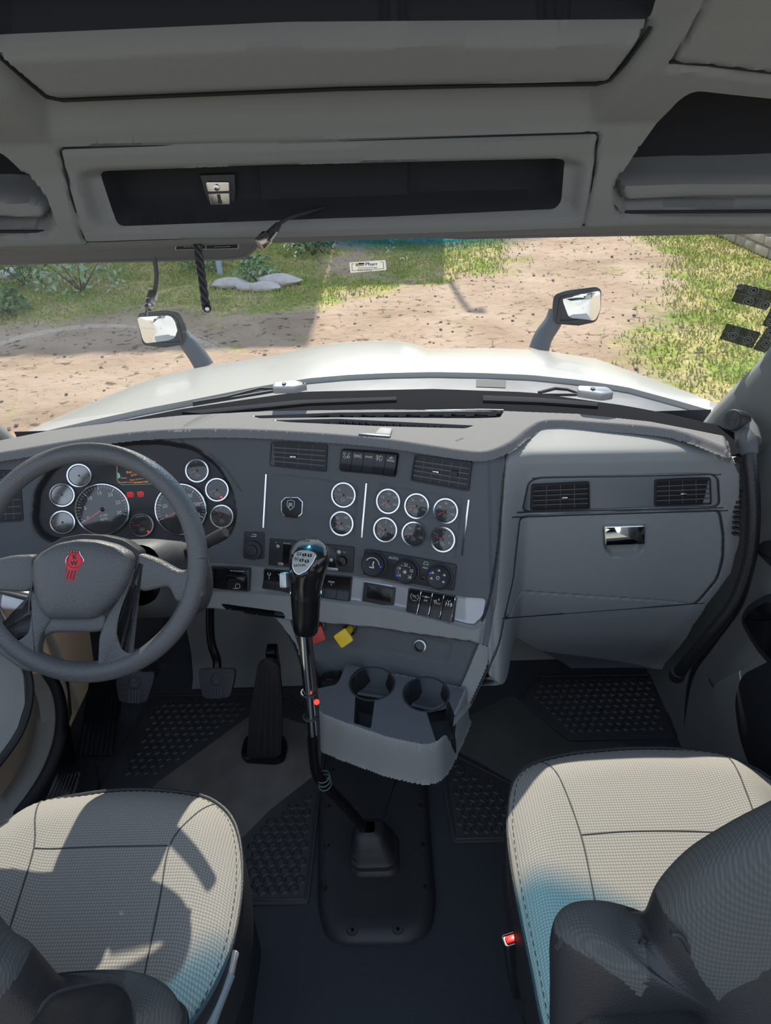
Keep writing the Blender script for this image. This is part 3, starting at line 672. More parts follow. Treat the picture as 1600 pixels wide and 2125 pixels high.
# wipers
def wiper(body, armpts, lab):
    t = thing('windscreen_wiper', lab, 'wiper', Pz(body[0][0], body[0][1], .90), 'windscreen wipers')
    f_ = Fr((0, 0, .905), (1, 0, 0), (0, -.1, 1)); M().prism(f_, rp(f_.locs(body), .008), 0, .02, .006).build('arm_cap', M_wgray, t)
    a = f_.loc(*body[-1]); M().cyl(f_, .006, .018, .023, 0, 10, *f_.loc((body[0][0]+body[1][0])/2, (body[0][1]+body[3][1])/2)).build('bolt', M_dark, t)
    M().tube([Pz(u, v, .915) for u, v in armpts], .0055, 8).build('wiper_arm', M_dark, t)
    M().tube([Pz(u, v+4, .91) for u, v in (armpts[0], armpts[-1])], .005, 6).build('blade', M_rub, t)
wiper([(568, 806), (615, 802), (640, 809), (612, 816), (567, 817)], [(400, 836), (470, 824), (540, 806), (572, 807)], 'left wiper lying on the cowl, grey capped arm')
wiper([(1197, 813), (1258, 816), (1273, 828), (1250, 832), (1197, 824)], [(1118, 815), (1152, 806), (1178, 808), (1200, 815)], 'right wiper lying on the cowl, grey capped arm')

def hood_mirror(headp, glassp, stalk, y, lab, rad, aim):
    c = Py(sum(p[0] for p in headp)/len(headp), sum(p[1] for p in headp)/len(headp), y)
    t = thing('hood_mirror', lab, 'mirror', Py(*stalk[-1][:2], y), 'hood mirrors')
    n = nrm(V([0, -1, .12])); f_ = Fr(c, (1, 0, 0), n)
    hp = rp(f_.locs(headp), .02, 5); m = M(); pillow(m, f_, hp, .004, .07, 6); m.build('housing', mat('mirror_housing', (.030, .033, .037), .35), t)
    gp = ccw(rp(f_.locs(glassp), .015, 5)); cc = V([np.mean([q[0] for q in gp]), np.mean([q[1] for q in gp])]); G = []
    # convex glass: spherical cap tilted so that it looks back along the truck side
    for k in np.linspace(.02, 1, 12):
        ring = []
        for q in gp+[gp[0]]:
            w_ = (V(q)-cc)*k; ring.append(f_(cc[0]+w_[0], cc[1]+w_[1], .020-(w_@w_)/(2*rad)+w_[0]*aim[0]+w_[1]*aim[1]))
        G.append(ring)
    m = M(); m.grid(G); m.build('mirror_glass', M_mirror, t, smooth=180)
    m = M(); m.tube([f_(q[0], q[1], .008) for q in ccw(rp(f_.locs(glassp), .015, 5))]+[f_(*ccw(rp(f_.locs(glassp), .015, 5))[0], .008)], .006, 6); m.build('trim_ring', M_rub, t)
    m = M(); m.tube(crs([Py(u, v, y+.05*(1-k/3)) for k, (u, v, r_) in enumerate(stalk)], 4), resamp([[s_[2]] for s_ in stalk], (len(stalk)-1)*4+1)[:, 0], 14); m.build('stalk', mat('stalk_grey', (.09, .10, .115), .45), t)
hood_mirror([(1152, 672), (1146, 640), (1150, 612), (1175, 603), (1238, 595), (1248, 602), (1247, 640), (1238, 668), (1200, 676)], [(1157, 668), (1163, 618), (1242, 601), (1243, 640), (1234, 664)],
            [(1155, 645, .035), (1148, 668, .04), (1128, 698, .04), (1118, 726, .045)], 3.02, 'right hood mirror, dark shell tilted upright, reflecting the truck wheel', .42, (.13, .13))
hood_mirror([(285, 650), (345, 643), (372, 648), (388, 685), (382, 715), (340, 722), (300, 716)], [(288, 656), (352, 653), (366, 662), (379, 712), (300, 714)],
            [(372, 690, .035), (385, 705, .04), (408, 735, .04), (425, 762, .045)], 3.02, 'left hood mirror with pale glass, behind the hanging coax cable', .42, (-.13, .13))

# ================================================================== DASHBOARD
LIPPX = [(0, 937), (150, 912), (300, 893), (450, 888), (600, 893), (780, 907), (900, 924), (960, 933), (1010, 935), (1060, 915), (1100, 885), (1140, 870), (1250, 875), (1400, 890), (1510, 928)]
_lp = [Pz(u, v, 1.03) for u, v in LIPPX]
_lx = [-1.05, -.95]+[p[0] for p in _lp]+[.90, 1.0]; _ly = [1.36, 1.42]+[p[1] for p in _lp]+[1.33, 1.30]
LC = lambda x: float(np.interp(x, _lx, _ly))
_pz = [.30, .34, .45, .56, .60, .66, .75, .87, .985, 1.0, 1.007, 1.020, 1.032, 1.06]; _pp = [1.47, 1.45, 1.40, 1.375, 1.372, 1.375, 1.385, 1.400, 1.408, 1.414, 1.424, 1.50, 1.54, 1.55]
_dz = np.linspace(.26, 1.08, 411); _dy = np.interp(_dz, _pz, _pp); _k = np.exp(-.5*(np.arange(-40, 41)*.002/.025)**2); _k /= _k.sum(); _sm = np.convolve(np.pad(_dy, 40, mode='edge'), _k, mode='valid'); _w = 1-sstep(.93, .975, _dz); _pz = _dz.tolist(); _pp = (_sm*_w+_dy*(1-_w)).tolist()
def D_f(x, z):
    kk = sstep(1.0, 1.03, z); c = LC(min(x, .30))*(1-kk)+LC(x)*kk+.53*(z-1.03)
    p = float(np.interp(z, _pz, _pp))-.03*(x-.6)
    p -= .9*max(0, x-.74)**2
    lip = LC(x); k = sstep(1.010, 1.034, z); p = p*(1-k)+min(lip, p+.2)*k
    w = sstep(.305, .405, x)
    return c*(1-w)+p*w
DS = Surf(1, D_f); pD = DS.poly
def seam(S, pts, r=.0011, parent=None, closed=False, lift=-.0004, mt=None, name='seam', step=3):
    P = crs(pts, step, closed) if len(pts) < 60 else pts
    if closed: P = list(P)+[P[0]]
    out = []
    for p in P:
        q = S.ab(*p)
        if q: out.append(S.pt(*q)+S.normal(*q)*lift)
    M().tube(out, r, 6).build(name, mt or M_dark, parent)
clip = pD([(-420, 985), (0, 937), (150, 913), (300, 894), (450, 889), (600, 894), (780, 908), (900, 925), (1010, 936), (1060, 917), (1100, 888), (1140, 873), (1250, 878), (1400, 893), (1508, 931), (1538, 985), (1538, 1120), (1520, 1190), (1470, 1256), (1440, 1300), (1375, 1398), (1200, 1402), (1012, 1402), (1010, 1345), (975, 1330), (840, 1312), (600, 1288), (425, 1264), (300, 1250), (-420, 1262)])
clus = pD(rp([(-60+125, 1085), (70, 1020), (100, 972), (150, 938), (230, 914), (330, 911), (400, 924), (450, 960), (483, 1015), (493, 1075), (480, 1112), (450, 1132), (380, 1141), (110, 1130), (80, 1115)], 18))
vent1 = [(562, 915), (681, 922), (678, 980), (558, 968)]; vent2 = [(860, 942), (981, 958), (973, 1020), (851, 998)]
vent3 = [(1103, 1005), (1224, 999), (1225, 1056), (1100, 1060)]; vent4 = [(1358, 995), (1475, 990), (1477, 1046), (1357, 1051)]
vent0 = [(-60, 978), (42, 975), (50, 1082), (-60, 1088)]
sil_lo = [(424, 1168), (545, 1176), (740, 1196), (850, 1216), (1008, 1243), (1003, 1275), (985, 1296), (850, 1262), (740, 1246), (545, 1224), (424, 1221)]
sil_r = [(1098, 1000), (1120, 992), (1478, 985), (1490, 994), (1493, 1046), (1480, 1054), (1095, 1063), (1086, 1056)]
door_ = [(1080, 1073), (1493, 1060), (1501, 1110), (1500, 1160), (1488, 1202), (1445, 1253), (1047, 1283), (1066, 1200)]
feats = [('in', pD([(1046, 965), (1052, 935), (1075, 905), (1110, 878), (1150, 866), (1300, 872), (1600, 940), (1600, 1500), (950, 1500), (1012, 1345), (1030, 1250), (1040, 1120)]), .0, .004, 2),
         ('line', pD([(1050, 925), (1045, 1000), (1036, 1120), (1020, 1230), (1000, 1290)]), .006, .004, 0),
         ('in', pD([(-420, 1223), (425, 1221), (545, 1225), (740, 1247), (850, 1263), (985, 1298), (1008, 1282), (1000, 1340), (840, 1320), (600, 1300), (-420, 1290)]), -.010, .010, 2),
         ('in', clus, .030, .012, 4), ('loop', clus, .003, .003),
         ('in', pD(rp([(563, 982), (744, 1004), (736, 1118), (558, 1096)], 12)), .0025, .003), ('in', pD(rp([(781, 1002), (962, 1034), (945, 1162), (768, 1122)], 12)), .0025, .003),
         ('add', pD(rp(vent1, 8)), .004, .003), ('add', pD(rp(vent2, 8)), .004, .003), ('add', pD(rp(vent0, 8)), .006, .004, 3),
         ('in', pD(rp([(708, 930), (829, 939), (822, 991), (704, 978)], 8)), .003, .003, 3),
         ('line', pD([(375, 905), (380, 920), (440, 945), (470, 975), (500, 1020)]), .004, .003),
         ('in', pD(rp(sil_lo, 8)), .001, .003, 1),
         ('in', pD(rp([(458, 1250), (590, 1268), (596, 1282), (478, 1268)], 8)), .03, .006, 3),
         ('in', pD(rp(sil_r, 10)), .003, .004, 1), ('loop', pD(rp(sil_r, 10)), .004, .0035),
         ('line', pD([(1094, 948), (1300, 950), (1535, 966)]), .0, .003),
         ('loop', pD(rp(door_, 12)), .008, .0040, 3), ('in', pD(rp([(1251, 1092), (1339, 1089), (1339, 1135), (1325, 1156), (1268, 1158), (1253, 1142)], 8)), .018, .010),
         ('line', pD([(1047, 1284), (1035, 1340), (1008, 1400)]), .006, .004, 3), ('in', pD(rp([(1252, 1090), (1338, 1088), (1338, 1100), (1252, 1102)], 3)), .02, .004)]
dash = thing('dashboard', 'grey and charcoal truck dashboard with gauges, vents and switch rows', 'dashboard', (0, 1.45, .7))
o = DS.relief((-1.05, .97), (.28, 1.036), .0029, feats, clip=clip, skirt=.06, cw=.006)
o.v = [(x, min(y, LC(x)+.010) if z > .99 else y, min(z, 1.0305)) for x, y, z in o.v]
o.build('fascia', [M_char, M_silver, M_gray, M_dark, mat('cluster_panel', (.034, .035, .039), .45)], dash, smooth=45)
for pts, cl_ in ((rp(door_, 12), True), (rp(sil_r, 10), True), ([(1050, 925), (1045, 1000), (1036, 1120), (1020, 1230), (1000, 1290)], False), ([(1047, 1284), (1035, 1340), (1010, 1395)], False)): seam(DS, pts, .0016, dash, cl_)
# soft top pad
lipo = [(-420, 985), (-150, 955)]+LIPPX[:]
far = [(1505, 903), (1430, 888), (1350, 873), (1200, 857), (1045, 851), (800, 848), (560, 851), (380, 860), (250, 873), (100, 892), (0, 912), (-200, 950), (-420, 975)]
G_f = lambda x, y: 1.030+.004*sin(0)
TS = Surf(2, lambda x, y: 1.036)
def tpoly(pts, r=0):
    if r: pts = rp(pts, r)
    return [tuple(Pz(u, v, 1.036)[:2]) for u, v in pts]
lip2 = crs([(u, v+3) for u, v in lipo], 4); tclip = tpoly([tuple(p) for p in lip2]+far)
o = TS.relief((-1.1, 1.0), (1.28, 1.80), .0032, [('in', tpoly([(520, 863), (700, 856), (1046, 853), (1038, 866), (990, 868), (700, 866), (540, 868)], 4), .012, .005, 1), ('in', tpoly([(560, 872), (700, 869), (986, 883), (965, 889), (780, 884), (600, 876)], 4), .012, .005, 1),
     ('line', tpoly([(948, 916), (958, 911), (962, 910)]), .004, .003, 1)], clip=tclip, skirt=.017, cw=.010)
o.build('top_pad', [M_pad, M_blk], dash, smooth=60)
rl = [Pz(u, v+3, 1.026) for u, v in crs(lipo, 6)]; rr_ = [float(np.interp(p[0], [-1, .18, .34, .45, .75, .84], [.006, .007, .012, .014, .013, .008])) for p in rl]
m = M(); m.tube([p+V([0, .004, -(q-.007)]) for p, q in zip(rl, rr_)], rr_, 12); m.build('pad_roll', M_pad, dash, smooth=180)
fo = resamp([(-150, 962), (60, 917), (200, 884), (380, 848), (620, 813), (900, 807), (1100, 814), (1300, 842), (1400, 861), (1502, 886), (1560, 912)], 50)
bo_ = resamp([(-150, 1000), (60, 950), (200, 912), (380, 880), (620, 868), (900, 868), (1100, 874), (1300, 896), (1400, 912), (1490, 935), (1560, 955)], 50)
m = M(); m.grid([[Pz(u, v, .96) for u, v in fo], [Pz(u, v, .984) for u, v in fo], [Pz(u, v, .987) for u, v in bo_], [Pz(u, v, .95) for u, v in bo_]])
m.prism(WORLD, [tuple(Pz(u, v, .987)[:2]) for u, v in ((378, 858), (620, 833), (823, 826), (823, 833), (640, 840), (420, 862))], .985, .992, .002, m=1)
m.prism(WORLD, [tuple(Pz(u, v, .987)[:2]) for u, v in ((1002, 823), (1120, 828), (1240, 838), (1240, 846), (1120, 838), (1002, 834))], .985, .992, .002, m=1)
m.build('defroster_panel', [mat('defroster_black', (.014, .015, .018), .95, spec=.03), mat('defroster_grille', (.035, .037, .042), .9, spec=.05)], dash)
m = M(); m.tube([Pz(u, v, 1.0) for u, v in [(500, 862), (560, 859), (700, 855), (1000, 850), (1045, 851)]], .0015, 6); m.build('grille_edge', M_wgray, dash)
# clip on the front edge of the pad
c_ = Pz(783, 906, 1.03); f_ = Fr(c_, (1, .1*-2.8, 0), (0, 0, 1)); f_ = Fr(c_, V([_lp[5][0]-_lp[4][0], _lp[5][1]-_lp[4][1], 0]), (0, 0, 1))
m = M(); m.box(f_, .076, .010, -.006, .010, .002, cx=-.004, cy=-.008); m.prism(f_, rp([(-.005, -.005), (.033, -.005), (.030, .03), (.0, .03)], .006), .004, .011, .002, m=1)
top(m.build('pad_clip', [mat('clip_slate', (.06, .09, .12), .4), M_gray]), 'slate blue and grey clip on the front edge of the dash pad', 'clip')

# ---- vents
def vent(px, cols, rows, parent=dash, tab=(.5, .5), extra=None):
    u = sum(p[0] for p in px)/4; v = sum(p[1] for p in px)/4; f_ = DS.frame(u, v, 0); q = f_.locs(px)
    q = [(min(a, .2), b) for a, b in q]; q = ccw(q); box = inset(q, .004)
    m = M(); o_ = rp(q, .006, 4); i_ = rp(box, .005, 4); n = len(o_)
    vs = [f_(*p, -.002) for p in o_]+[f_(*p, .004) for p in inset(o_, .001)]+[f_(*p, .004) for p in i_]+[f_(*p, -.014) for p in i_]
    m.add(vs, [(k*n+i, k*n+(i+1) % n, (k+1)*n+(i+1) % n, (k+1)*n+i) for k in range(3) for i in range(n)]); m.build('vent_frame', M_dark, parent)
    m = M(); m.prism(f_, box, -.016, -.001+.0005); fm = m.build('vent_cavity', M_face, parent)
    A, B, C_, D_ = [V(p) for p in box]  # ccw: bl br tr tl (orientation may rotate)
    pts = sorted(box, key=lambda p: p[1]); lo = sorted(pts[:2]); hi = sorted(pts[2:]); BL, BR, TL, TR = V(lo[0]), V(lo[1]), V(hi[0]), V(hi[1])
    P = lambda s, t: (BL*(1-s)+BR*s)*(1-t)+(TL*(1-s)+TR*s)*t
    for r_ in range(1, rows+1):
        t = r_/(rows+1); a, b_ = P(.01, t), P(.99, t); m = M(); e = .0011
        m.add([f_(a[0], a[1]-e, -.001), f_(b_[0], b_[1]-e, -.001), f_(b_[0], b_[1]+e, .0025), f_(a[0], a[1]+e, .0025), f_(a[0], a[1]-e-.001, .002), f_(b_[0], b_[1]-e-.001, .002)], [(0, 1, 2, 3), (0, 4, 5, 1), (3, 2, 5, 4)]); m.build('slat', M_char, parent, smooth=0)
    m = M()
    for c in range(1, cols+1):
        s_ = c/(cols+1); a, b_ = P(s_, .02), P(s_, .98); m.line(f_, [a, b_], .0014, .0004)
    m.build('vertical_fins', M_char, parent, smooth=0)
    c = P(*tab); M().box(f_, .015, .006, .001, .009, .002, .0028, cx=c[0], cy=c[1]).build('vent_tab', M_chrome, parent)
    if extra: c = P(*extra); M().box(f_, .016, .014, .001, .006, .002, .003, cx=c[0], cy=c[1]).build('vent_fragrance_clip', M_dark, parent)
    return f_
vent(vent1, 3, 4, tab=(.42, .45)); vent(vent2, 5, 4, tab=(.42, .48), extra=(.74, .52)); vent(vent3, 3, 4, tab=(.57, .48)); vent(vent4, 3, 4, tab=(.5, .46))
vent([(-60, 978), (42, 975), (50, 1082), (-60, 1088)], 5, 6, tab=(.3, .5))

# ---- gauges
def gauge(f_, r_, ang, nums, parent=dash, big=False, glow=None, icon=0, lens=None, name='gauge', a0=215, a1=-20, caption=None):
    g = M(); g.lathe(f_, [(r_, -.002), (r_, .004), (r_*.97, .0065), (r_*.86 if not big else r_*.93, .0065), (r_*.80 if not big else r_*.90, .0015)], 48)
    bz = g.build(name, M_chrome, parent)
    d = M(); d.lathe(f_, [(r_*.92, .0012), (1e-5, .0012)], 40); R_ = r_*(.80 if not big else .90); N = (len(nums)-1)*(5 if big else 4)
    for k in range(N+1):
        a = radians(a0+(a1-a0)*k/N); mj = k % (5 if big else 4) == 0; l = .13 if mj else .07
        d.line(f_, [(R_*.97*cos(a), R_*.97*sin(a)), (R_*(.97-l)*cos(a), R_*(.97-l)*sin(a))], r_*(.028 if mj else .014), .0016, 1)
    for k, t in enumerate(nums):
        a = radians(a0+(a1-a0)*k/(len(nums)-1)); 
        if t: d.text(f_, t, r_*(.19 if big else .23), R_*.68*cos(a), R_*.68*sin(a), .0016, 1)
    if caption:
        for i, t in enumerate(caption.split('|')): d.text(f_, t, r_*.14, 0, -R_*(.26+.17*i), .0016, 1)
    if icon:
        d.line(f_, [(-r_*.16, -r_*.5), (r_*.04, -r_*.5), (r_*.04, -r_*.26), (-r_*.16, -r_*.26)], r_*.03, .0016, 2, True)
        d.line(f_, [(r_*.04, -r_*.36), (r_*.15, -r_*.36), (r_*.15, -r_*.48)], r_*.03, .0016, 2); d.line(f_, [(-r_*.16, -r_*.38), (r_*.04, -r_*.38)], r_*.03, .0016, 2)
    if glow: d.cyl(f_, r_*.085, .0014, .002, 0, 12, *[r_*q for q in glow], m=3)
    d.build('dial', [M_face, M_ink if big else M_ink2, M_inkd, M_glow], bz, smooth=30)
    n = M(); a = radians(ang); ca, sa = cos(a), sin(a); q = lambda l, w_: (l*ca-w_*sa, l*sa+w_*ca)
    n.prism(f_, [q(-R_*.12, -r_*.035), q(R_*.86, -r_*.014), q(R_*.86, r_*.014), q(-R_*.12, r_*.035)], .003, .004); n.build('needle', M_needle, bz, smooth=0)
    M().cyl(f_, r_*.09, .002, .0052, .001, 16).build('needle_cap', M_blk, bz)
    M().lathe(f_, [(r_*(.92 if big else .80), .0045), (r_*.5, .0048), (1e-5, .0049)], 32).build('lens', lens or M_lens, bz, smooth=180)
    return bz
M_ink2 = mat('gauge_print', (.42, .43, .45), .6); M_glow = emis('warning_red', (1, .02, .03), .9); M_glow_o = emis('warning_orange', (1, .33, .04), .6)
M_lens_sky = glassy('lens_clear_strong', (.9, .95, 1), .30, .12)
def gframe(u, v, c=0.0, pln=None): return DS.frame(u, v, c)
cen = [((714, 1027), 27, 180, ['', '50', '', 'AMPS']), ((710, 1086), 26.5, 171, ['0', '50', '100', '150']),
       ((807, 1040), 27, 215, ['0', '50', '100', '150', '200']), ((866, 1050), 27.5, 190, ['0', '50', '100', '150']), ((926, 1060), 27.5, 215, ['0', '40', '80', '120', '160']),
       ((801, 1099), 27, 165, ['0', '2', '4', '6', '8']), ((860, 1108), 27, 188, ['0', '50', '100', '150']), ((920, 1119), 27.5, 170, ['0', '2', '4', '6', '8'])]
for (u, v), rpx, ang, nums in cen:
    f_ = DS.frame(u, v, .000); gauge(f_, rpx*f_.px()*1.0, ang, nums, icon=1)
# chrome accent bars
for a, b_ in (((553, 984), (547, 1095)), ((761, 1003), (751, 1115)), ((973, 1037), (959, 1153))):
    fa, fb_ = DS.frame(*a), DS.frame(*b_); M().tube([fa(0, 0, .0015), fb_(0, 0, .0015)], .0026, 8).build('accent_bar', M_chrome, dash)
# octagonal badge
f_ = DS.frame(607, 1052, -.0025); px = f_.px(); oc = [(585, 1040), (594, 1031), (620, 1031), (630, 1041), (629, 1065), (619, 1075), (594, 1074), (585, 1063)]
m = M(); m.prism(f_, f_.locs(oc), 0, .006, .001); m.prism(f_, inset(ccw(f_.locs(oc)), .002), .006, .0065, .0005, m=1)
c = f_.loc(605, 1048); px2 = px
m.line(f_, [(c[0]-.009, c[1]+.010), (c[0], c[1]+.013), (c[0]+.009, c[1]+.010), (c[0]+.009, c[1]-.002), (c[0], c[1]-.012), (c[0]-.009, c[1]-.002)], .0012, .0068, 2, True); m.text(f_, 'JR', .013, c[0], c[1]+.001, .0069, 2, bold=.02)
o = m.build('octagonal_badge', [M_chrome, M_face, M_ink]); top(o, 'small black octagonal badge with silver shield and letters on the dash', 'badge')

# ---- rocker switches
def rocker(quad, parent, icon=None, txt=None, chrome=False, lit=False, tilt=.006, lbl=None):
    u = sum(p[0] for p in quad)/4; v = sum(p[1] for p in quad)/4; f_ = DS.frame(u, v, .0); q = sorted(f_.locs(quad), key=lambda p: p[1]); lo = sorted(q[:2]); hi = sorted(q[2:])
    BL, BR, TL, TR = V(lo[0]), V(lo[1]), V(hi[0]), V(hi[1]); g = .0006; prof = [(0, .002), (.04, .011), (.28, .008), (.5, .006), (.95, .010), (1, .002)]
    m = M(); G = []
    for t, h in prof: a, b_ = BL*(1-t)+TL*t, BR*(1-t)+TR*t; G.append([f_(a[0]+g, a[1], -.004), f_(a[0]+g, a[1], h), f_(b_[0]-g, b_[1], h), f_(b_[0]-g, b_[1], -.004)])
    m.grid(G); sw = m.build('rocker_switch', M_blk, parent, smooth=30); c = (BL+BR+TL+TR)/4; w = (BR-BL)[0]; hh = (TL-BL)[1]; cc = (c[0]+(TL-BL)[0]*.22, c[1]+hh*.24)
    ic = M(); pr = lambda pts, cl=False, wd=.0009: ic.line(f_, [(cc[0]+a*w*.36, cc[1]+b_*w*.36) for a, b_ in pts], wd, .0092, 0, cl)
    if icon == 'lamp': pr([(-.2, -.6), (-.2, .6), (.2, .55), (.5, 0), (.2, -.55)], True); [pr([(-.9, y+.1), (-.35, y)]) for y in (-.4, 0, .4)]
    if icon == 'lamp2': pr([(-.7, .1), (-.7, .7), (-.3, .6), (-.3, .2)], True); pr([(.1, -.8), (.8, .8)]); pr([(a*.3-.4, b_*.3-.5) for a, b_ in circ(1, 8)], True); pr([(.2, -.6), (.9, -.6)]); pr([(.2, -.3), (.9, -.3)])
    if icon == 'mark': pr([(-.15, -.35), (-.15, .35), (-.4, 0)], True); pr([(.15, -.35), (.15, .35), (.4, 0)], True); [pr([(-.95, y), (-.5, y)]) for y in (-.35, 0, .35)]; [pr([(.5, y), (.95, y)]) for y in (-.35, 0, .35)]
    if icon == 'fog': pr([(.1, -.6), (.1, .6), (.5, .5), (.7, 0), (.5, -.5)], True); [pr([(-.9, y+.15), (-.1, y)]) for y in (-.4, 0, .4)]; pr([(-.5, .7), (-.6, .3), (-.4, 0), (-.6, -.3), (-.5, -.7)])
    if icon == 'plough': pr([(-.8, -.5), (.9, -.5), (.9, -.2), (-.8, -.2)], True); pr([(-.3, .1), (.4, .7)]); pr([(-.5, .3), (.7, .3)]); pr([(.0, .0), (.0, .7)])
    if icon == 'dot': pr([(a*.35-.1, b_*.35+.3) for a, b_ in circ(1, 8)], True, .0014); pr([(-.1, -.2), (-.1, -.9)])
    if icon == 'gauge': pr([(a*.5, b_*.5) for a, b_ in circ(1, 12)], True); pr([(0, 0), (.4, .4)]); pr([(-.9, .5), (-.6, .3)])
    if icon == 'load': pr([(-.8, -.2), (-.2, -.2), (-.2, .2), (-.8, .0)], True); pr([(.4, .9), (.4, .2), (.2, .5)]); [pr([(a, -.7), (a+.25, -.3)]) for a in (-.6, -.2, .2, .6)]
    if icon == 'axle': [pr([(x, -.7), (x, .3)], False, .0013) for x in (-.6, 0, .6)]; pr([(-.6, -.2), (.6, -.2)]); pr([(-.6, .9), (0, .4), (.6, .9)]); pr([(.8, -.5), (.8, .1)], False, .002)
    if icon == 'air': pr([(-.9, .5), (.9, .5)]); pr([(-.3, .8), (0, .5), (-.3, .2)]); pr([(.3, .8), (.0, .5), (.3, .2)])
    if icon == 'tc': pr([(-.7, .7), (-1, 0), (-.7, -.7)]); pr([(.7, .7), (1, 0), (.7, -.7)]); pr([(-.5, -.9), (.5, -.9)])
    if txt:
        for i, (t, s_) in enumerate(txt): ic.text(f_, t, s_, cc[0], cc[1]-i*.006-(.004 if icon in ('air',) else 0), .0093)
    if ic.v: ic.build('icon', M_ink, sw, smooth=0)
    if chrome:
        a, b_ = BR, TR; mm = M(); mm.tube(crs([f_(a[0], a[1]-.002, .006), f_(a[0], a[1]+.004, .015), f_(*(a*.5+b_*.5), .011), f_(b_[0], b_[1]-.002, .011), f_(b_[0], b_[1], .002)], 4), .0013, 8); mm.build('chrome_divider', M_chrome, sw)
    return sw
def row(tl, tr, bl, br, n, **kw):
    out = []
    for k in range(n):
        a, b_ = k/n, (k+1)/n; L_ = lambda p, q, t: (p[0]*(1-t)+q[0]*t, p[1]*(1-t)+q[1]*t)
        out.append([L_(tl, tr, a), L_(tl, tr, b_), L_(bl, br, b_), L_(bl, br, a)])
    return out
for q, k in zip(row((711, 932), (827, 942), (706, 975), (820, 987), 5), [dict(icon='lamp2'), dict(icon='mark'), dict(txt=[('SPARE', .0065)]), dict(icon='fog'), dict(icon='plough')]): rocker(q, dash, **k)
def holder(quad):
    u = sum(p[0] for p in quad)/4; v = sum(p[1] for p in quad)/4; f_ = DS.frame(u, v); M().prism(f_, rp(f_.locs(quad), .004, 4), -.006, .003, .001).build('switch_holder', M_dark, dash)
holder([(424, 1172), (522, 1178), (520, 1227), (422, 1221)]); holder([(545, 1178), (732, 1196), (727, 1249), (541, 1222)]); holder([(848, 1220), (948, 1236), (942, 1294), (843, 1270)])
for q, k in zip(row((426, 1175), (472, 1178), (425, 1218), (470, 1223), 2), [{}, {}]): rocker(q, dash)
f_ = DS.frame(494, 1200, .002); m = M(); m.prism(f_, rp(f_.locs([(473, 1177), (519, 1180), (518, 1226), (472, 1222)]), .003), 0, .009, .002); m.prism(f_, rp(f_.locs([(474, 1190), (515, 1192), (512, 1206), (476, 1204)]), .003), .009, .020, .005)
m.text(f_, 'NOT FOR PARKING', .0042, *f_.loc(495, 1184), .0095, 1); c = f_.loc(496, 1215); m.line(f_, [(c[0]+.006*cos(a), c[1]+.006*sin(a)) for a in np.linspace(0, 6.28, 13)], .0011, .0095, 1); m.line(f_, [(c[0]-.012, c[1]-.006), (c[0], c[1]-.006)], .0011, .0095, 1)
m.build('trailer_brake_lever', [M_blk, M_ink], dash)
for q, k in zip(row((550, 1180), (730, 1198), (546, 1221), (725, 1246), 7), [dict(icon='dot'), dict(icon='gauge'), {}, {}, {}, dict(txt=[('SPARE', .0058), ('2', .0065)]), {}]): rocker(q, dash, **k)
for q, k in zip(row((853, 1222), (947, 1239), (845, 1269), (938, 1291), 4), [dict(icon='tc', txt=[('TC', .009)], chrome=True), dict(icon='air', txt=[('AIR', .006)], chrome=True), dict(icon='load', chrome=True), dict(icon='axle', chrome=True)]): rocker(q, dash, **k)
# small dark display in the silver strip
f_ = DS.frame(788, 1233); m = M(); m.prism(f_, rp(f_.locs([(753, 1204), (826, 1216), (821, 1264), (749, 1250)]), .002), -.002, .002, .001); m.build('display_bezel', M_wgray, dash)
m = M(); m.prism(f_, rp(f_.locs([(756, 1207), (823, 1219), (818, 1260), (752, 1247)]), .002), .0, .003, .0005); m.prism(f_, rp(f_.locs([(764, 1214), (816, 1223), (813, 1250), (761, 1240)]), .002), .003, .0034, .0002, m=1); m.build('display_screen', [M_dark, M_blk], dash)
# mirror-adjust style knob left of the radio
f_ = DS.frame(526, 1132); m = M(); m.prism(f_, rp(f_.locs([(507, 1103), (549, 1104), (549, 1160), (505, 1158)]), .006), 0, .003, .001); c = f_.loc(527, 1112)
m.line(f_, [(c[0]-.006, c[1]-.001), (c[0]+.006, c[1]-.001), (c[0]+.006, c[1]+.004), (c[0]-.003, c[1]+.004)], .0012, .0032, 1); m.build('knob_plate', [M_dark, M_ink], dash)
c = f_.loc(526, 1141); M().cyl(f_, 20*f_.px(), .003, .012, .004, 28, *c).cyl(f_, 12*f_.px(), .012, .020, .003, 28, *c).build('mirror_knob', M_dark, dash)

# radio
fr_ = DS.frame(648, 1152, .0); rad = thing('radio', 'black car radio with round buttons, partly behind the shift knob', 'radio', fr_.p)
rq = [(561, 1116), (736, 1135), (733, 1188), (558, 1172)]
m = M(); m.prism(fr_, rp(fr_.locs(rq), .003), -.02, .006, .0015); m.build('body', M_dark, rad)
m = M(); m.prism(fr_, rp(fr_.locs([(590, 1122), (700, 1135), (699, 1178), (588, 1168)]), .002), .006, .0068, .0003); m.build('display', M_blk, rad)
m = M(); m.text(fr_, 'KENWORTH', .0058, *fr_.loc(646, 1132), .0072, bold=.02); m.text(fr_, 'Bluetooth', .0042, *fr_.loc(597, 1127), .0072); m.text(fr_, 'Menu', .003, *fr_.loc(575, 1125), .0072); m.text(fr_, 'TUNE', .003, *fr_.loc(716, 1145), .0072); m.build('print', M_ink, rad, smooth=0)
for (u, v, r_) in ((579, 1133, 4), (705, 1145, 4.5), (689, 1161, 4)): M().cyl(fr_, r_*fr_.px(), .006, .009, .001, 18, *fr_.loc(u, v)).build('round_button', M_wgray, rad)
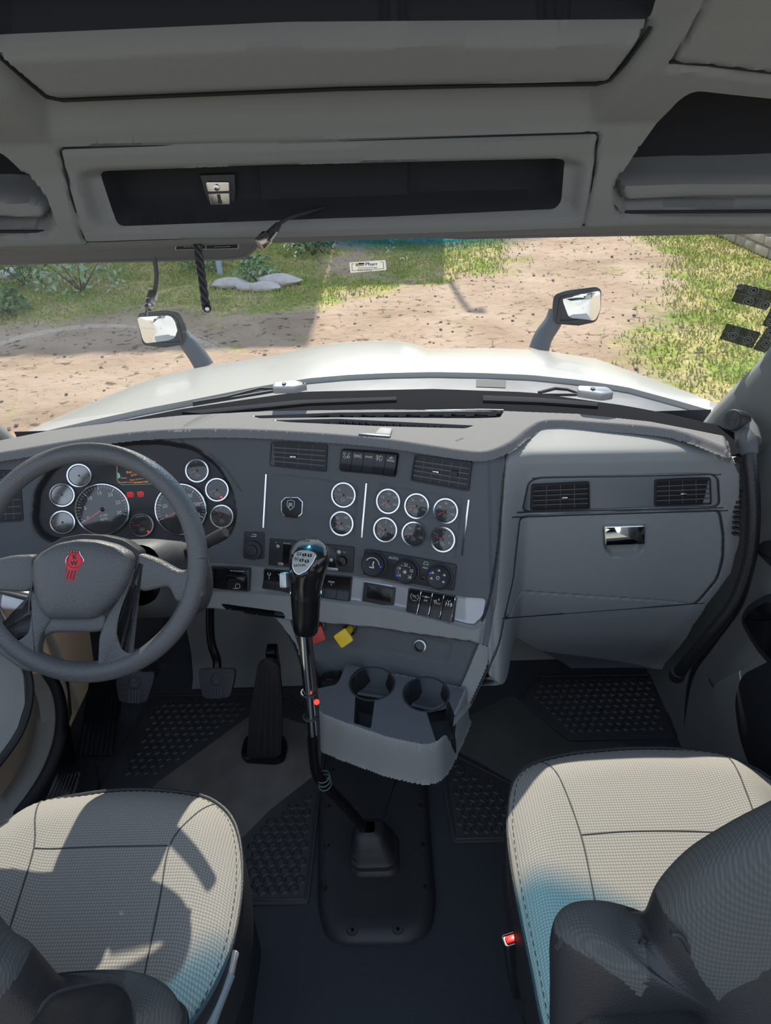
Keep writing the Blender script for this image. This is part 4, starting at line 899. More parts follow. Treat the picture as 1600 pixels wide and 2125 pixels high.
for q in ([(579, 1166), (590, 1167), (590, 1173), (579, 1172)], [(680, 1176), (703, 1178), (703, 1184), (680, 1182)], [(672, 1173), (676, 1173), (678, 1179), (670, 1179)]): M().prism(fr_, rp(fr_.locs(q), .001), .006, .008, .0005).build('key', M_wgray, rad)
M().lathe(fr_at := Fr(fr_(*fr_.loc(712, 1163)), fr_.ex, fr_.n), [(.0125, .006), (.0125, .011), (.011, .018), (.009, .019), (1e-5, .019)], 24).build('volume_knob', M_blk, rad)
M().box(fr_, .008, .018, .006, .0066, cx=fr_.loc(572, 1148)[0], cy=fr_.loc(572, 1148)[1]).build('usb_port', M_face, rad)

# climate control
cf = DS.frame(852, 1182, .0); cl = thing('climate_control', 'black climate control panel with three round dials below the gauges', 'control panel', cf.p)
M().prism(cf, rp(cf.locs([(757, 1137), (949, 1171), (943, 1226), (752, 1192)]), .006), -.01, .005, .002).build('panel', M_dark, cl)
m = M(); m.text(cf, 'AUTO', .0085, *cf.loc(818, 1158), .0052); m.text(cf, 'MAX', .0062, *cf.loc(884, 1178), .0052); c = cf.loc(885, 1171); m.line(cf, [(c[0]-.006, c[1]), (c[0]+.006, c[1]), (c[0]+.004, c[1]+.006), (c[0]-.004, c[1]+.006)], .0008, .0052, 0, True); m.build('print', M_ink, cl, smooth=0)
for (u, v), kind in (((779, 1170), 0), ((846, 1184), 1), ((914, 1196), 2)):
    f_ = Fr(cf(*cf.loc(u, v), .005), cf.ex, cf.n); r_ = 25*f_.px()
    k = M(); k.lathe(f_, [(r_*1.12, 0), (r_*1.1, .003), (r_*.98, .004), (r_*.95, .016), (r_*.88, .018), (r_*.8, .0165), (1e-5, .0165)], 36)
    for j in range(30): a = j*pi/15; k.box(f_.at(r_*.965*cos(a), r_*.965*sin(a), 0, a), .0016, .0014, .004, .0155)
    kn = k.build('dial_knob', M_dark, cl); p = M()
    if kind == 0: p.line(f_, [(r_*.62*cos(a), r_*.62*sin(a)) for a in np.linspace(.2, 2.6, 10)], r_*.07, .017); p.line(f_, [(-r_*.2, -r_*.2), (r_*.15, -r_*.2), (r_*.05, r_*.05), (r_*.1, r_*.3)], r_*.1, .017)
    if kind == 1:
        for t, a in (('22', 90), ('25', 20), ('28', -38), ('19', 160), ('16', 218)): p.text(f_, t, r_*.34, r_*.58*cos(radians(a)), r_*.58*sin(radians(a)), .017)
        for j in range(3): a = j*pi/3; p.line(f_, [(-r_*.16*cos(a), -r_*.16*sin(a)), (r_*.16*cos(a), r_*.16*sin(a))], r_*.05, .017)
        for a in (125, 55, -10, 190): p.cyl(f_, r_*.04, .0165, .0172, 0, 8, r_*.58*cos(radians(a)), r_*.58*sin(radians(a)))
    if kind == 2:
        for a in (90, 150, 30, 200, -30): p.line(f_, [(r_*.58*cos(radians(a))-r_*.1, r_*.58*sin(radians(a))), (r_*.58*cos(radians(a))+r_*.1, r_*.58*sin(radians(a))), (r_*.58*cos(radians(a)), r_*.58*sin(radians(a))+r_*.13)], r_*.05, .017, 0, True)
        p.line(f_, [(r_*.13*cos(a), r_*.13*sin(a)) for a in np.linspace(0, 5.5, 9)], r_*.05, .017)
    p.build('dial_print', M_ink, kn, smooth=0); bl = emis('indicator_blue', (.03, .10, .9), .5) if 'indicator_blue' not in bpy.data.materials else bpy.data.materials['indicator_blue']
    q = M(); a = (0, 215, 160)[kind]; q.cyl(f_, r_*.09, .0165, .0178, 0, 10, r_*.75*cos(radians(a)), r_*.75*sin(radians(a))); q.build('indicator', bl, kn)
M().cyl(cf, .0055, .005, .008, .001, 16, *cf.loc(880, 1198)).build('sensor_button', M_blk, cl)

# glovebox latch
f_ = DS.frame(1295, 1110, .006)
m = M(); m.prism(f_, rp(f_.locs([(1253, 1091), (1337, 1089), (1336, 1127), (1255, 1130)]), .003), -.004, .006, .002); m.build('glovebox_latch', mat('mirror_chrome', (.9, .92, .95), .03, 1), dash, label='mirror bright chrome glovebox latch')

# ---- instrument cluster behind the wheel
n_ = nrm(V([0, -.47, .88])); 
cf = DS.frame(255, 1030, -.0275); ic = thing('instrument_cluster', 'driver instrument cluster of chrome ringed dials seen through the steering wheel', 'instrument cluster', cf.p)
f2 = cf
m = M(); m.prism(f2, rp(f2.locs([(176, 968), (330, 962), (350, 1000), (330, 1055), (262, 1060), (215, 1015)]), .008), .0005, .0012); m.build('display_window', M_blk, ic)
def cg(u, v, rpx, **k): f_ = DS.frame(u, v, -.0240 if rpx > 40 else -.0260); return gauge(f_, rpx*f_.px(), parent=ic, **k)
cg(209, 1058, 55, ang=208, nums=['0', '5', '10', '15', '20', '25', '30'], big=True, a0=205, a1=-22, caption='x100|RPM', name='tachometer', lens=glassy('lens_mid', (1, 1, 1), .10, .06))
cg(370, 1058, 55, ang=208, nums=['0', '20', '40', '60', '80', '100', '120'], big=True, a0=205, a1=-22, caption='km/h', name='speedometer')
for (u, v, a, gl, ln) in ((160, 987, 130, None, M_lens_sky), (126, 1028, 165, None, M_lens_sky), (127, 1085, 200, None, M_lens_sky), (404, 977, 200, None, None), (446, 1017, 200, (.30, -.62), None), (456, 1073, 135, None, None), (291, 1091, 175, (.42, -.62), None)):
    cg(u, v, 25, ang=a, nums=['0', '', '', '', ''] if 0 else ['', '', '', '', ''], glow=gl, lens=ln, icon=1)
# message screen
orange = emis('lcd_orange', (.95, .38, .10), .55); teal = emis('lcd_teal', (.25, .75, .75), .35)
m = M(); q = cf.locs([(243, 967), (322, 955), (331, 1000), (318, 1006), (252, 1003), (244, 996)])
m.prism(cf, q, .0012, .0018); m.line(cf, cf.locs([(243, 967), (322, 957), (331, 1000), (249, 1001), (243, 996)]), .0009, .002, 1, True); m.line(cf, cf.locs([(244, 1000), (254, 1006), (322, 1004), (331, 998)]), .0009, .0021, 2)
for t, u, v, s_ in (('Baja presion aire', 287, 977, .0085), ('primario', 285, 984, .0085), ('Deje correr compresor', 295, 993, .0062), ('verifique fugas', 294, 1000, .0062)): m.text(cf, t, s_, *cf.loc(u, v), .0021, 1)
m.prism(cf, cf.locs([(244, 980), (249, 984), (250, 990), (245, 994)]), .0018, .0021, m=2); m.line(cf, cf.locs([(251, 992), (263, 992)]), .0012, .0021, 1); m.text(cf, '1 de 4', .005, *cf.loc(258, 1001), .0021, 3)
m.build('message_screen', [mat('lcd_dark', (.015, .012, .01), .2), orange, teal, M_ink], ic, smooth=0)
m = M()
for u, v in ((271, 1026), (292, 1025)):
    a, b_ = cf.loc(u, v); s_ = .0065; m.line(cf, [(a-s_, b_-s_*.3), (a-s_, b_+s_*.8), (a+s_*.6, b_+s_*.8), (a+s_, b_+s_*.3), (a+s_, b_-s_*.3)], .0016, .002, 0, True); m.line(cf, [(a-s_*.5, b_+s_*.3), (a+s_*.4, b_+s_*.3)], .002, .0021); m.line(cf, [(a-s_, b_-s_*.9), (a+s_, b_-s_*.9)], .0014, .0021)
m.build('warning_lights', M_glow, ic, smooth=0)
a, b_ = cf.loc(365, 1081); m = M(); m.line(cf, [(a-.005, b_-.003), (a-.005, b_+.003), (a+.005, b_+.003), (a+.006, b_-.003)], .0016, .009, 0, True); m.line(cf, [(a-.009, b_), (a-.005, b_)], .0014, .009); m.build('engine_light', M_glow_o, ic, smooth=0)

# ================================================================== LOWER CONSOLE (valve panel and cup holders)
lc = thing('centre_console', 'grey lower centre console with valve panel and two cup holders', 'console', (.04, 1.2, .45))
def K_f(x, z): return D_f(min(x, .30), .715)-.004+.50*(z-.70)
KS = Surf(1, K_f); pK = KS.poly
ko = [(560, 1272), (700, 1284), (850, 1306), (985, 1326), (1040, 1286), (1012, 1390), (975, 1470), (900, 1480), (700, 1440), (636, 1430), (612, 1340)]
inn = pK(rp([(600, 1282), (700, 1290), (850, 1312), (978, 1330), (1000, 1322), (968, 1400), (945, 1450), (900, 1470), (700, 1430), (645, 1425), (622, 1350)], 10))
o = KS.relief((-.30, .40), (.40, .80), .0035, [('in', inn, .012, .006, 1), ('in', pK(rp([(655, 1296), (700, 1300), (860, 1318), (938, 1336), (925, 1382), (720, 1352), (640, 1336)], 10)), .0145, .003, 1)], clip=pK(rp(ko, 8)), skirt=.06, cw=.006)
o.build('valve_panel', [M_gray, M_char], lc, smooth=45)
TZ = .545
TR_ = Surf(2, lambda x, y: TZ+.10*max(0, y-1.19))
pT = lambda pts, r=0: [tuple(Pz(u, v, TZ)[:2]) for u, v in (rp(pts, r) if r else pts)]
tray = pT(rp([(652, 1380), (700, 1374), (850, 1400), (975, 1425), (965, 1450), (938, 1508), (915, 1545), (880, 1552), (800, 1535), (700, 1500), (655, 1482), (646, 1420)], 14))
feats = [('in', tray, 0, .001, 1), ('in', pT(rp([(655, 1378), (722, 1374), (700, 1420), (655, 1430)], 10)), .06, .006, 2),
         ('in', pT([(772+48*cos(a), 1418+34*sin(a)) for a in np.linspace(0, 2*pi, 40)[:-1]]), .085, .004, 2), ('in', pT([(884+48*cos(a), 1440+36*sin(a)) for a in np.linspace(0, 2*pi, 40)[:-1]]), .085, .004, 2),
         ('in', pT(rp([(738, 1436), (778, 1450), (770, 1512), (734, 1500)], 4)), .055, .004, 2), ('in', pT(rp([(880, 1462), (932, 1455), (950, 1500), (905, 1540)], 4)), .055, .004, 2)]
o = TR_.relief((-.28, .36), (.92, 1.30), .0028, feats, clip=tray, skirt=.11, cw=.010)
# front face of the tray is grey plastic
cx_ = V(o.v); 
for i, f in enumerate(o.f):
    zz = [o.v[k][2] for k in f]
    if o.m[i] == 0: o.m[i] = 0
q0 = np.array([[sum(o.v[k][a] for k in f)/4 for a in (0, 1)] for f in o.f]); dt = sdf(q0, tray); dh = np.minimum.reduce([sdf(q0, h_[1]) for h_ in feats[1:]]); o.m = [0 if (d > -.0085 and e_ > .0005 and k_[1] < 1.2) else (2 if e_ < 0 else mm_) for d, e_, k_, mm_ in zip(dt, dh, q0, o.m)]
o.build('cup_tray', [M_gray, M_char, M_dark], lc, smooth=45)
for (u, v, r_) in ((772, 1418, 47), (884, 1440, 47)):
    c = Pz(u, v, TZ); f_ = Fr((c[0], c[1], TZ), (1, 0, 0), (0, 0, 1)); M().lathe(f_, [(.050, .0), (.0525, .0012), (.055, .0)], 40).build('cup_ring', M_dark, lc)
# side flanks
m = M(); A = [(1040, 1286, .34, .70), (1012, 1390, 0, 0), (975, 1470, 0, 0)]
G = [[KS.hit(1040, 1288), KS.hit(1014, 1388), KS.hit(978, 1465), Pz(940, 1508, TZ)], [p+V([.03, .16, -.02]) for p in (KS.hit(1040, 1288), KS.hit(1014, 1388), KS.hit(978, 1465), Pz(940, 1508, TZ))], [p+V([.02, .45, -.03]) for p in (KS.hit(1040, 1288), KS.hit(1014, 1388), KS.hit(978, 1465), Pz(940, 1508, TZ))]]
m.grid(G); G = [[KS.hit(572, 1276), KS.hit(612, 1350), KS.hit(640, 1430), Pz(655, 1482, TZ)], [p+V([-.02, .2, -.02]) for p in (KS.hit(572, 1276), KS.hit(612, 1350), KS.hit(640, 1430), Pz(655, 1482, TZ))], [p+V([-.02, .45, -.02]) for p in (KS.hit(572, 1276), KS.hit(612, 1350), KS.hit(640, 1430), Pz(655, 1482, TZ))]]
m.grid(G); m.build('side_flank', M_gray, lc, smooth=60)
# valve knobs and socket
def valve(u, v, ang, mt, lab, tip):
    f_ = KS.frame(u, v, -.01); t = thing('brake_valve_knob', lab, 'knob', f_.p, 'air brake valve knobs'); px_ = f_.px()
    M().lathe(f_, [(.0165, 0), (.0165, .006), (.012, .008), (.012, .002)], 24).build('collar', M_blk, t)
    end = V(Pd(*tip, (f_.p-CAM)@(-R[:, 2])-.045)); ax = nrm(end-f_.p); M().tube([f_.p, f_.p+ax*.03, end], [.009, .009, .010], 16).build('stem', mt, t)
    n = nrm(ax*.6+nrm(CAM-end)*.8); g = Fr(end, (cos(ang), 0, sin(ang)), n); M().prism(g, rrect(.036, .036, .006, 5), -.004, .006, .003).build('knob_head', mt, t)
valve(725, 1306, radians(38), M_yel, 'yellow diamond shaped push pull knob below the dash', (713, 1324)); valve(660, 1300, radians(20), M_redk, 'red push pull knob half hidden behind the gear stick', (658, 1318))
f_ = KS.frame(869, 1343, -.012); so = thing('power_socket', 'round chrome rimmed power socket in the valve panel', 'socket', f_.p); M().lathe(f_, [(.0155, 0), (.0155, .004), (.0125, .005), (.012, -.001)], 28).build('ring', M_steel, so); M().lathe(f_, [(.0122, .004), (.0115, -.008), (1e-5, -.008)], 24).build('bore', M_blk, so)

# ================================================================== FLOOR FURNITURE
def zf(z=0.0): return Fr((0, 0, z), (1, 0, 0), (0, 0, 1))
def fp(pts, z=0.0, r=0): return [tuple(Pz(u, v, z)[:2]) for u, v in (rp(pts, r) if r else pts)]
def hexmat(m, poly, z, s=.0145, mi=0):
    a = np.array(poly); x0, y0 = a.min(0); x1, y1 = a.max(0); cs = []; r_ = 0; y = y0
    while y < y1:
        x = x0+(s*.95 if r_ % 2 else 0)
        while x < x1: cs.append((x, y)); x += s*1.9
        y += s*1.65; r_ += 1
    cs = np.array(cs); k = sdf(cs, poly) < -s*1.15; w = s*.13
    for x, y in cs[k]:
        o_ = [(x+s*1.02*cos(pi/6+i*pi/3), y+s*1.02*sin(pi/6+i*pi/3)) for i in range(6)]; i_ = [(x+(s-w*2)*cos(pi/6+i*pi/3), y+(s-w*2)*sin(pi/6+i*pi/3)) for i in range(6)]
        c_ = [(x+(s-w*2.8)*cos(pi/6+i*pi/3), y+(s-w*2.8)*sin(pi/6+i*pi/3)) for i in range(6)]
        vs = [(p[0], p[1], z) for p in o_]+[(p[0], p[1], z+.0035) for p in i_]+[(p[0], p[1], z+.0005) for p in c_]
        m.add(vs, [(j*6+i, j*6+(i+1) % 6, (j+1)*6+(i+1) % 6, (j+1)*6+i) for j in range(2) for i in range(6)], mi)
def floormat(outline, hexes, lab, pads=()):
    c = fp(outline); cx, cy = np.mean([p[0] for p in c]), np.mean([p[1] for p in c]); t = thing('floor_mat', lab, 'floor mat', (cx, cy, 0), 'floor mats')
    o_ = ccw(fp(outline, .008, 12)); M().prism(WORLD, o_, .001, .008, .003).build('sheet', M_mat, t)
    m = M(); io = inset(o_, .010); m.tube([(p[0], p[1], .010) for p in io+[io[0]]], .0028, 6); m.build('raised_rim', M_mat, t)
    for h in hexes: m = M(); hexmat(m, fp(h, .008, 6), .008); m.build('hex_cells', M_mat, t, smooth=0)
    for h in pads: M().prism(WORLD, ccw(fp(h, .010, 10)), .006, .011, .002).build('heel_pad', M_heel, t, label='smooth worn grey heel pad')
    return t
floormat([(312, 1440), (520, 1437), (600, 1440), (683, 1512), (668, 1620), (641, 1874), (480, 1878), (200, 1640)], [[(322, 1447), (520, 1443), (516, 1476), (300, 1630), (240, 1612)], [(655, 1618), (636, 1864), (500, 1868), (504, 1740), (560, 1690)]],
         'black hexagon patterned rubber floor mat under the pedals', [[(522, 1482), (560, 1480), (676, 1516), (660, 1602), (560, 1680), (504, 1738), (440, 1760), (300, 1700), (318, 1630)]])
floormat([(912, 1546), (1000, 1590), (1120, 1650), (1120, 1744), (938, 1748), (922, 1650)], [[(922, 1560), (1110, 1662), (1110, 1735), (945, 1738)]], 'black hexagon patterned mat in front of the passenger seat')
floormat([(1110, 1400), (1365, 1396), (1410, 1530), (1180, 1536), (1073, 1450)], [[(1118, 1406), (1358, 1402), (1396, 1520), (1190, 1526), (1088, 1448)]], 'dark mat up in the passenger footwell')
o = M().prism(WORLD, ccw(fp([(960, 1490), (1062, 1440), (1180, 1540), (1300, 1540), (1300, 1660), (1120, 1660), (1000, 1585), (925, 1545)], .004, 14)), .0005, .0055, .002).build('carpet_pad', mat('grey_pad', (.085, .083, .078), .8, bump=.2, var=.15, vscale=8)); top(o, 'plain grey pad on the passenger floor beside the tray', 'pad')

# gear lever tower: plate, boot, lever
gp = thing('shift_tower_cover', 'black moulded cover plate bolted to the floor between the seats', 'cover plate', (0, 1.1, 0))
pl_ = ccw(fp([(690, 1545), (868, 1543), (884, 1600), (894, 1740), (905, 1870), (893, 1930), (850, 1955), (712, 1956), (675, 1938), (659, 1880), (660, 1740), (664, 1610)], .02, 30))
m = M(); rings = [(pl_, .0), (pl_, .012), (inset(pl_, .004), .020), (inset(pl_, .014), .029), (inset(pl_, .028), .033), (inset(pl_, .05), .034)]
vs = [(a, b_, c) for P_, c in rings for a, b_ in P_]; n = len(pl_); m.add(vs, [(k*n+i, k*n+(i+1) % n, (k+1)*n+(i+1) % n, (k+1)*n+i) for k in range(5) for i in range(n)]+[]); cc2 = np.mean([m.v[k] for k in range(5*n, 6*n)], axis=0); m.add([tuple(cc2)]+[m.v[k] for k in range(5*n, 6*n)], [(0, 1+i, 1+(i+1) % n) for i in range(n)]); m.build('plate', M_rub, gp, smooth=50)
for (u, v) in ((731, 1932), (826, 1930), (676, 1845), (882, 1842), (682, 1757), (877, 1753), (684, 1675), (872, 1672), (692, 1600), (868, 1598), (745, 1548), (822, 1548)):
    c = Pz(u, v, .028); f_ = Fr((c[0], c[1], .029), (1, 0, 0), (0, 0, 1)); m = M(); m.lathe(f_, [(.0135, .002), (.0125, .0045), (.0115, .002), (.011, -.0005), (1e-5, -.0005)], 20); m.build('bolt_pocket', M_dark, gp); M().cyl(f_, .005, .0, .005, .001, 6).build('bolt', M_blk, gp)
def sq(f_, h, r_): return [f_(a, b_, 0) for a, b_ in rrect(h[0], h[1], r_, 5)]
bt = thing('gear_boot', 'black ribbed rubber boot around the foot of the gear stick', 'gear boot', (0, 1.1, .03))
m = M(); G = []
b0, b1 = Pz(777, 1815, .035), Pd(765, 1712, 1.75); topc = Pd(764, 1716, 1.76)
for k, (t, w_, h_) in enumerate([(0, .128, .118), (.08, .128, .118), (.14, .112, .104), (.30, .118, .110), (.36, .104, .096), (.50, .106, .098), (.56, .092, .086), (.70, .090, .084), (.76, .078, .074), (.90, .074, .066), (.95, .060, .054), (1.0, .034, .034)]):
    base = V([b0[0]+.002, b0[1]+.052, .030]); c = base*(1-t)+topc*t; f_ = Fr(c, (1, 0, 0), nrm(V([0, .1*t, 1]))); r_ = sq(f_, (w_, h_), min(w_, h_)*.28); G.append(r_+[r_[0]])
m.grid(G); m.build('bellows', M_rub, bt, smooth=50)
gs = thing('gear_stick', 'tall black and chrome gear stick with glossy knob, rising from the floor boot', 'gear stick', topc)
pts = [topc-V([0, 0, .03]), Pd(725, 1682, 1.70), Pd(690, 1645, 1.64), Pd(668, 1622, 1.60), Pd(656, 1600, 1.575), Pd(651, 1560, 1.545), Pd(648, 1515, 1.51)]
M().tube(crs(pts, 6), .0125, 16).build('lower_tube', M_blk, gs)
pc = [Pd(648, 1522, 1.512), Pd(642, 1440, 1.46), Pd(636, 1380, 1.42), Pd(629, 1300, 1.37)]
M().tube(crs(pc, 4), .0118, 20).build('chrome_tube', M_chrome, gs)
M().tube(crs([Pd(662, 1640, 1.61), Pd(662, 1560, 1.54), Pd(658, 1460, 1.475), Pd(650, 1380, 1.42), Pd(643, 1305, 1.365)], 4), .0038, 8).build('air_line', M_rub, gs)
for (u, v, d) in ((641, 1437, 1.458), (645, 1487, 1.49)):
    c = Pd(u, v, d); ax = nrm(pc[-1]-pc[0]); m = M(); G = [c+(nrm(np.cross(ax, V([0, 1, 0])))*cos(a)*.016+nrm(np.cross(ax, np.cross(ax, V([0, 1, 0]))))*sin(a)*.014) for a in np.linspace(0, 2*pi, 17)]; m.tube(G, .0022, 6); m.build('tie_band', M_rub, gs)
for k, (u, v, d) in enumerate(((671, 1612, 1.585), (673, 1620, 1.588), (675, 1628, 1.594))):
    c = Pd(u, v, d); m = M(); ax = nrm(pts[2]-pts[4]); e1 = nrm(np.cross(ax, V([0, 1, 0]))); e2 = np.cross(ax, e1); m.tube([c+(e1*cos(a)+e2*sin(a))*.0150 for a in np.linspace(0, 2*pi, 17)], .0015, 6); m.build('coil_band', mat('slate_coil', (.10, .14, .15), .4), gs)
top(M().cyl(Fr(Pd(657, 1457, 1.445), (1, 0, 0), nrm(CAM-Pd(657, 1457, 1.45))), .006, -.006, .006, .003, 12).build('marker_light', emis('marker_red', (1, .05, .03), 1.6)), 'tiny glowing red light tied to the gear stick', 'light')
# knob
up = nrm(Pd(632, 1180, 1.285)-Pd(629, 1305, 1.365)); kb = Pd(635, 1306, 1.362); kf = Fr(kb, (1, 0, 0), up)
def ring(cx_, cy_, h, a, b_, n=28, sq_=2.4): return [kf(cx_+a*np.sign(cos(t))*abs(cos(t))**(2/sq_), cy_+b_*np.sign(sin(t))*abs(sin(t))**(2/sq_), h) for t in np.linspace(0, 2*pi, n)]
px_ = kf.px(); S_ = np.linalg.norm(Pd(632, 1180, 1.285)-Pd(629, 1305, 1.365))
H = lambda v: (1306-v)/(1306-1180)*S_
prof = [(1308, 0, .022), (1303, 0, .0245), (1270, -.001, .0265), (1232, -.002, .0285), (1227, -.002, .029)]
m = M(); m.grid([ring(x, 0, H(v), r_, r_*.92) for v, x, r_ in prof]+[ring(-.002, 0, H(1227), .0001, .0001)]); m.grid([ring(0, 0, H(1308), r_, r_*.9) for r_ in (.0001, .022)]); m.build('grip_lower', M_blk, gs, smooth=50)
prof = [(1228, -.0025, 0, .0280, .027), (1215, -.002, 0, .0292, .028), (1195, .000, -.001, .0315, .032), (1175, .0015, -.003, .0345, .037), (1158, .003, -.004, .0365, .040), (1146, .003, -.003, .035, .039), (1139, .003, -.002, .030, .033), (1136, .003, -.001, .022, .024), (1135, .003, 0, .0001, .0001)]
m = M(); m.grid([ring(x, y, H(v), a, b_, sq_=2.2) for v, x, y, a, b_ in prof]); m.build('knob', mat('gloss_knob', (.012, .012, .013), .12, coat=.5), gs, smooth=60)
# silver insert on the face of the knob, facing the driver
ins = [(607, 1160), (610, 1147), (622, 1141), (640, 1141), (654, 1146), (657, 1152), (651, 1166), (638, 1184), (620, 1194), (611, 1188), (606, 1176)]
fn = nrm(V([-.10, -.62, .78])); cI = Pd(630, 1166, 1.285-.060); fi = Fr(cI, (1, .0, .0), fn)
il = ccw(rp(fi.locs(ins), .003, 3)); m = M(); m.prism(fi, il, -.02, .0005, .001); kb_ = m.build('badge_rim', M_chrome, gs)
m = M(); m.prism(fi, inset(il, .0012), .0, .0012, .0004)
for (u, v) in ((621, 1150), (632, 1152), (643, 1153), (615, 1160), (626, 1163), (637, 1165)): m.prism(fi, rrect(.0075, .0055, .0012, 3, *fi.loc(u, v)), .0012, .0016, 0, m=1)
for t, u, v in (('HI', 621, 1150), ('1', 632, 1152), ('3', 643, 1153), ('LO', 615, 1160), ('2', 626, 1163), ('4', 637, 1165)): m.text(fi, t, .005, *fi.loc(u, v), .0018, 2)
m.text(fi, 'EATON', .0062, *fi.loc(622, 1174), .0015, 1, bold=.03); m.build('shift_pattern_plate', [mat('nickel_plate', (.42, .42, .38), .35, .5), M_blk, M_ink], gs, smooth=0)
M().box(Fr(Pd(590, 1204, 1.27), (1, 0, 0), nrm(V([-.2, -.8, .5]))), .014, .028, -.01, .008, .003, .004).build('range_selector', M_wgray, gs, label='grey range selector tab on the left of the knob')
M().cyl(Fr(Pd(621, 1278, 1.318), (1, 0, 0), nrm(CAM-Pd(621, 1278, 1.35))), .0035, -.004, .002, .0006, 16).build('knob_screw', M_steel, gs)

# pedals
def pedal(px_pts, d, lab, arm, n=(0, -.75, .66), name='brake_pedal'):
    u = sum(p[0] for p in px_pts)/len(px_pts); v = sum(p[1] for p in px_pts)/len(px_pts); f_ = Fr(Pd(u, v, d), (1, .0, 0), n); t = thing(name, lab, 'pedal', f_.p)
    q = rp(f_.locs(px_pts), .012, 5); m = M(); m.prism(f_, q, -.012, .004, .003); q = ccw(q); qa = np.array(q)
    x0, y0 = qa.min(0); x1, y1 = qa.max(0); c = ((x0+x1)/2, (y0+y1)/2+.004)
    def cl(y): xs = [a[0]+(b_[0]-a[0])*(y-a[1])/(b_[1]-a[1]) for a, b_ in zip(q, q[1:]+q[:1]) if (a[1]-y)*(b_[1]-y) < 0]; return (min(xs)+.004, max(xs)-.004)
    for k in range(1, 6):
        y = y0+(y1-y0)*k/6; a, b_ = cl(y)
        if abs(y-c[1]) < .02 or y < c[1]: m.line(f_, [(a, y), (c[0]-.019, y)], .002, .0052, 0); m.line(f_, [(c[0]+.019, y), (b_, y)], .002, .0052)
        else: m.line(f_, [(a, y), (b_, y)], .002, .0052)
    m.build('pad', M_rub, t)
    e = M(); e.tube([f_(c[0]+.017*cos(a), c[1]+.008+.017*sin(a), .005) for a in np.linspace(0, 2*pi, 21)], .0018, 6); e.text(f_, 'K', .016, c[0], c[1]+.015, .0055, 0, bold=.05); e.text(f_, 'W', .016, c[0], c[1]+.001, .0055, 0, bold=.05)
    for k in range(4): x = c[0]-.012+k*.008; e.line(f_, [(x, c[1]-.012), (x, y0+.008)], .003, .0056)
    e.line(f_, [(c[0]-.016, c[1]-.008), (c[0]-.016, y0+.006), (c[0]+.016, y0+.006), (c[0]+.016, c[1]-.008)], .0016, .0056); e.build('embossed_crest', mat('rub_light', (.04, .042, .045), .4), t, smooth=30)
    M().tube(crs([Pd(*a) for a in arm], 5), .0125, 10).build('pedal_arm', M_blk, t); return t
pedal([(412, 1388), (450, 1385), (489, 1387), (487, 1410), (478, 1447), (450, 1452), (421, 1449), (414, 1415)], 1.95, 'black brake pedal with crest, in the middle of the footwell', [(450, 1395, 1.97), (450, 1370, 1.98), (440, 1340, 2.0), (436, 1305, 2.02), (436, 1240, 2.05)])
pedal([(241, 1393), (280, 1390), (322, 1392), (320, 1412), (305, 1458), (280, 1462), (247, 1456), (241, 1420)], 1.95, 'black clutch pedal with crest below the steering wheel', [(283, 1400, 1.97), (285, 1378, 1.98), (290, 1340, 2.0), (300, 1280, 2.02)], name='clutch_pedal')
t = thing('accelerator_pedal', 'long ribbed black accelerator pedal hinged on the floor', 'pedal', Pz(545, 1575, .01))
A0, A1 = Pz(546, 1572, .018), Pd(557, 1378, 1.90); nA = nrm(np.cross(V([1, 0, 0]), A1-A0)); fa = Fr((A0+A1)/2, (1, 0, 0), nA)
q = fa.locs([(512, 1568), (518, 1480), (534, 1385), (545, 1372), (565, 1370), (580, 1380), (588, 1470), (583, 1566), (560, 1574), (530, 1574)])
m = M(); m.prism(fa, rp(q, .012, 4), -.012, .004, .003); m.build('treadle', M_rub, t)
m = M()
for (a, b_) in (((535, 1560), (549, 1385)), ((548, 1565), (556, 1380)), ((562, 1565), (566, 1380)), ((574, 1560), (576, 1388))): m.line(fa, [fa.loc(*a), fa.loc(*b_)], .003, .0052)
m.build('ribs', mat('rib_rubber', (.05, .05, .052), .35), t, smooth=0)
M().prism(zf(), ccw(fp([(505, 1545), (512, 1530), (590, 1530), (598, 1550), (592, 1580), (575, 1588), (510, 1584), (500, 1570)], .01, 8)), .008, .022, .004).build('hinge_base', M_blk, t)
M().box(Fr(A1+V([0, .03, -.05]), (1, 0, 0), nA), .03, .10, -.05, -.01, .004, .005).build('bracket', M_blk, t)
# dead pedal, kick panel, sill step at far left
t = thing('foot_rest', 'dark ribbed foot rest left of the clutch pedal', 'foot rest', Pz(205, 1560, 0))
a, b_, c, d = Pd(187, 1400, 2.05), Pd(248, 1400, 2.05), Pz(240, 1495, .03), Pz(172, 1500, .03); e, f = Pz(232, 1566, .02), Pz(160, 1568, .02)
m = M(); G = [[a, b_], [d, c], [f, e]]; G = [[l*(1-k/14)+r__*k/14+(V([0, -.004, .003]) if k % 2 else 0) for k in range(15)] for l, r__ in G]; m.grid(G); m.grid([[g+V([0, .03, -.02]) for g in r__] for r__ in G]); m.build('ribbed_pad', mat('ribbed_rubber', (.030, .031, .035), .45), t, smooth=0)
m = M(); m.grid([[Pd(140, 1385, 1.98), Pz(140, 1480, .02), Pz(160, 1585, 0), Pz(210, 1590, 0)], [Pd(128, 1380, 1.8), Pd(150, 1480, 1.80), Pz(112, 1600, .03), Pz(90, 1640, .03)]]); m.build('kick_panel', M_rub, t)
t = thing('door_sill', 'black door sill with a bright ribbed tread plate, left of the driver seat', 'door sill', Pz(140, 1620, .02))
m = M(); m.prism(zf(), ccw(fp([(118, 1582), (196, 1582), (205, 1625), (170, 1720), (40, 1720), (75, 1650)], .03)), -.02, .03, .006); m.build('sill', M_rub, t)
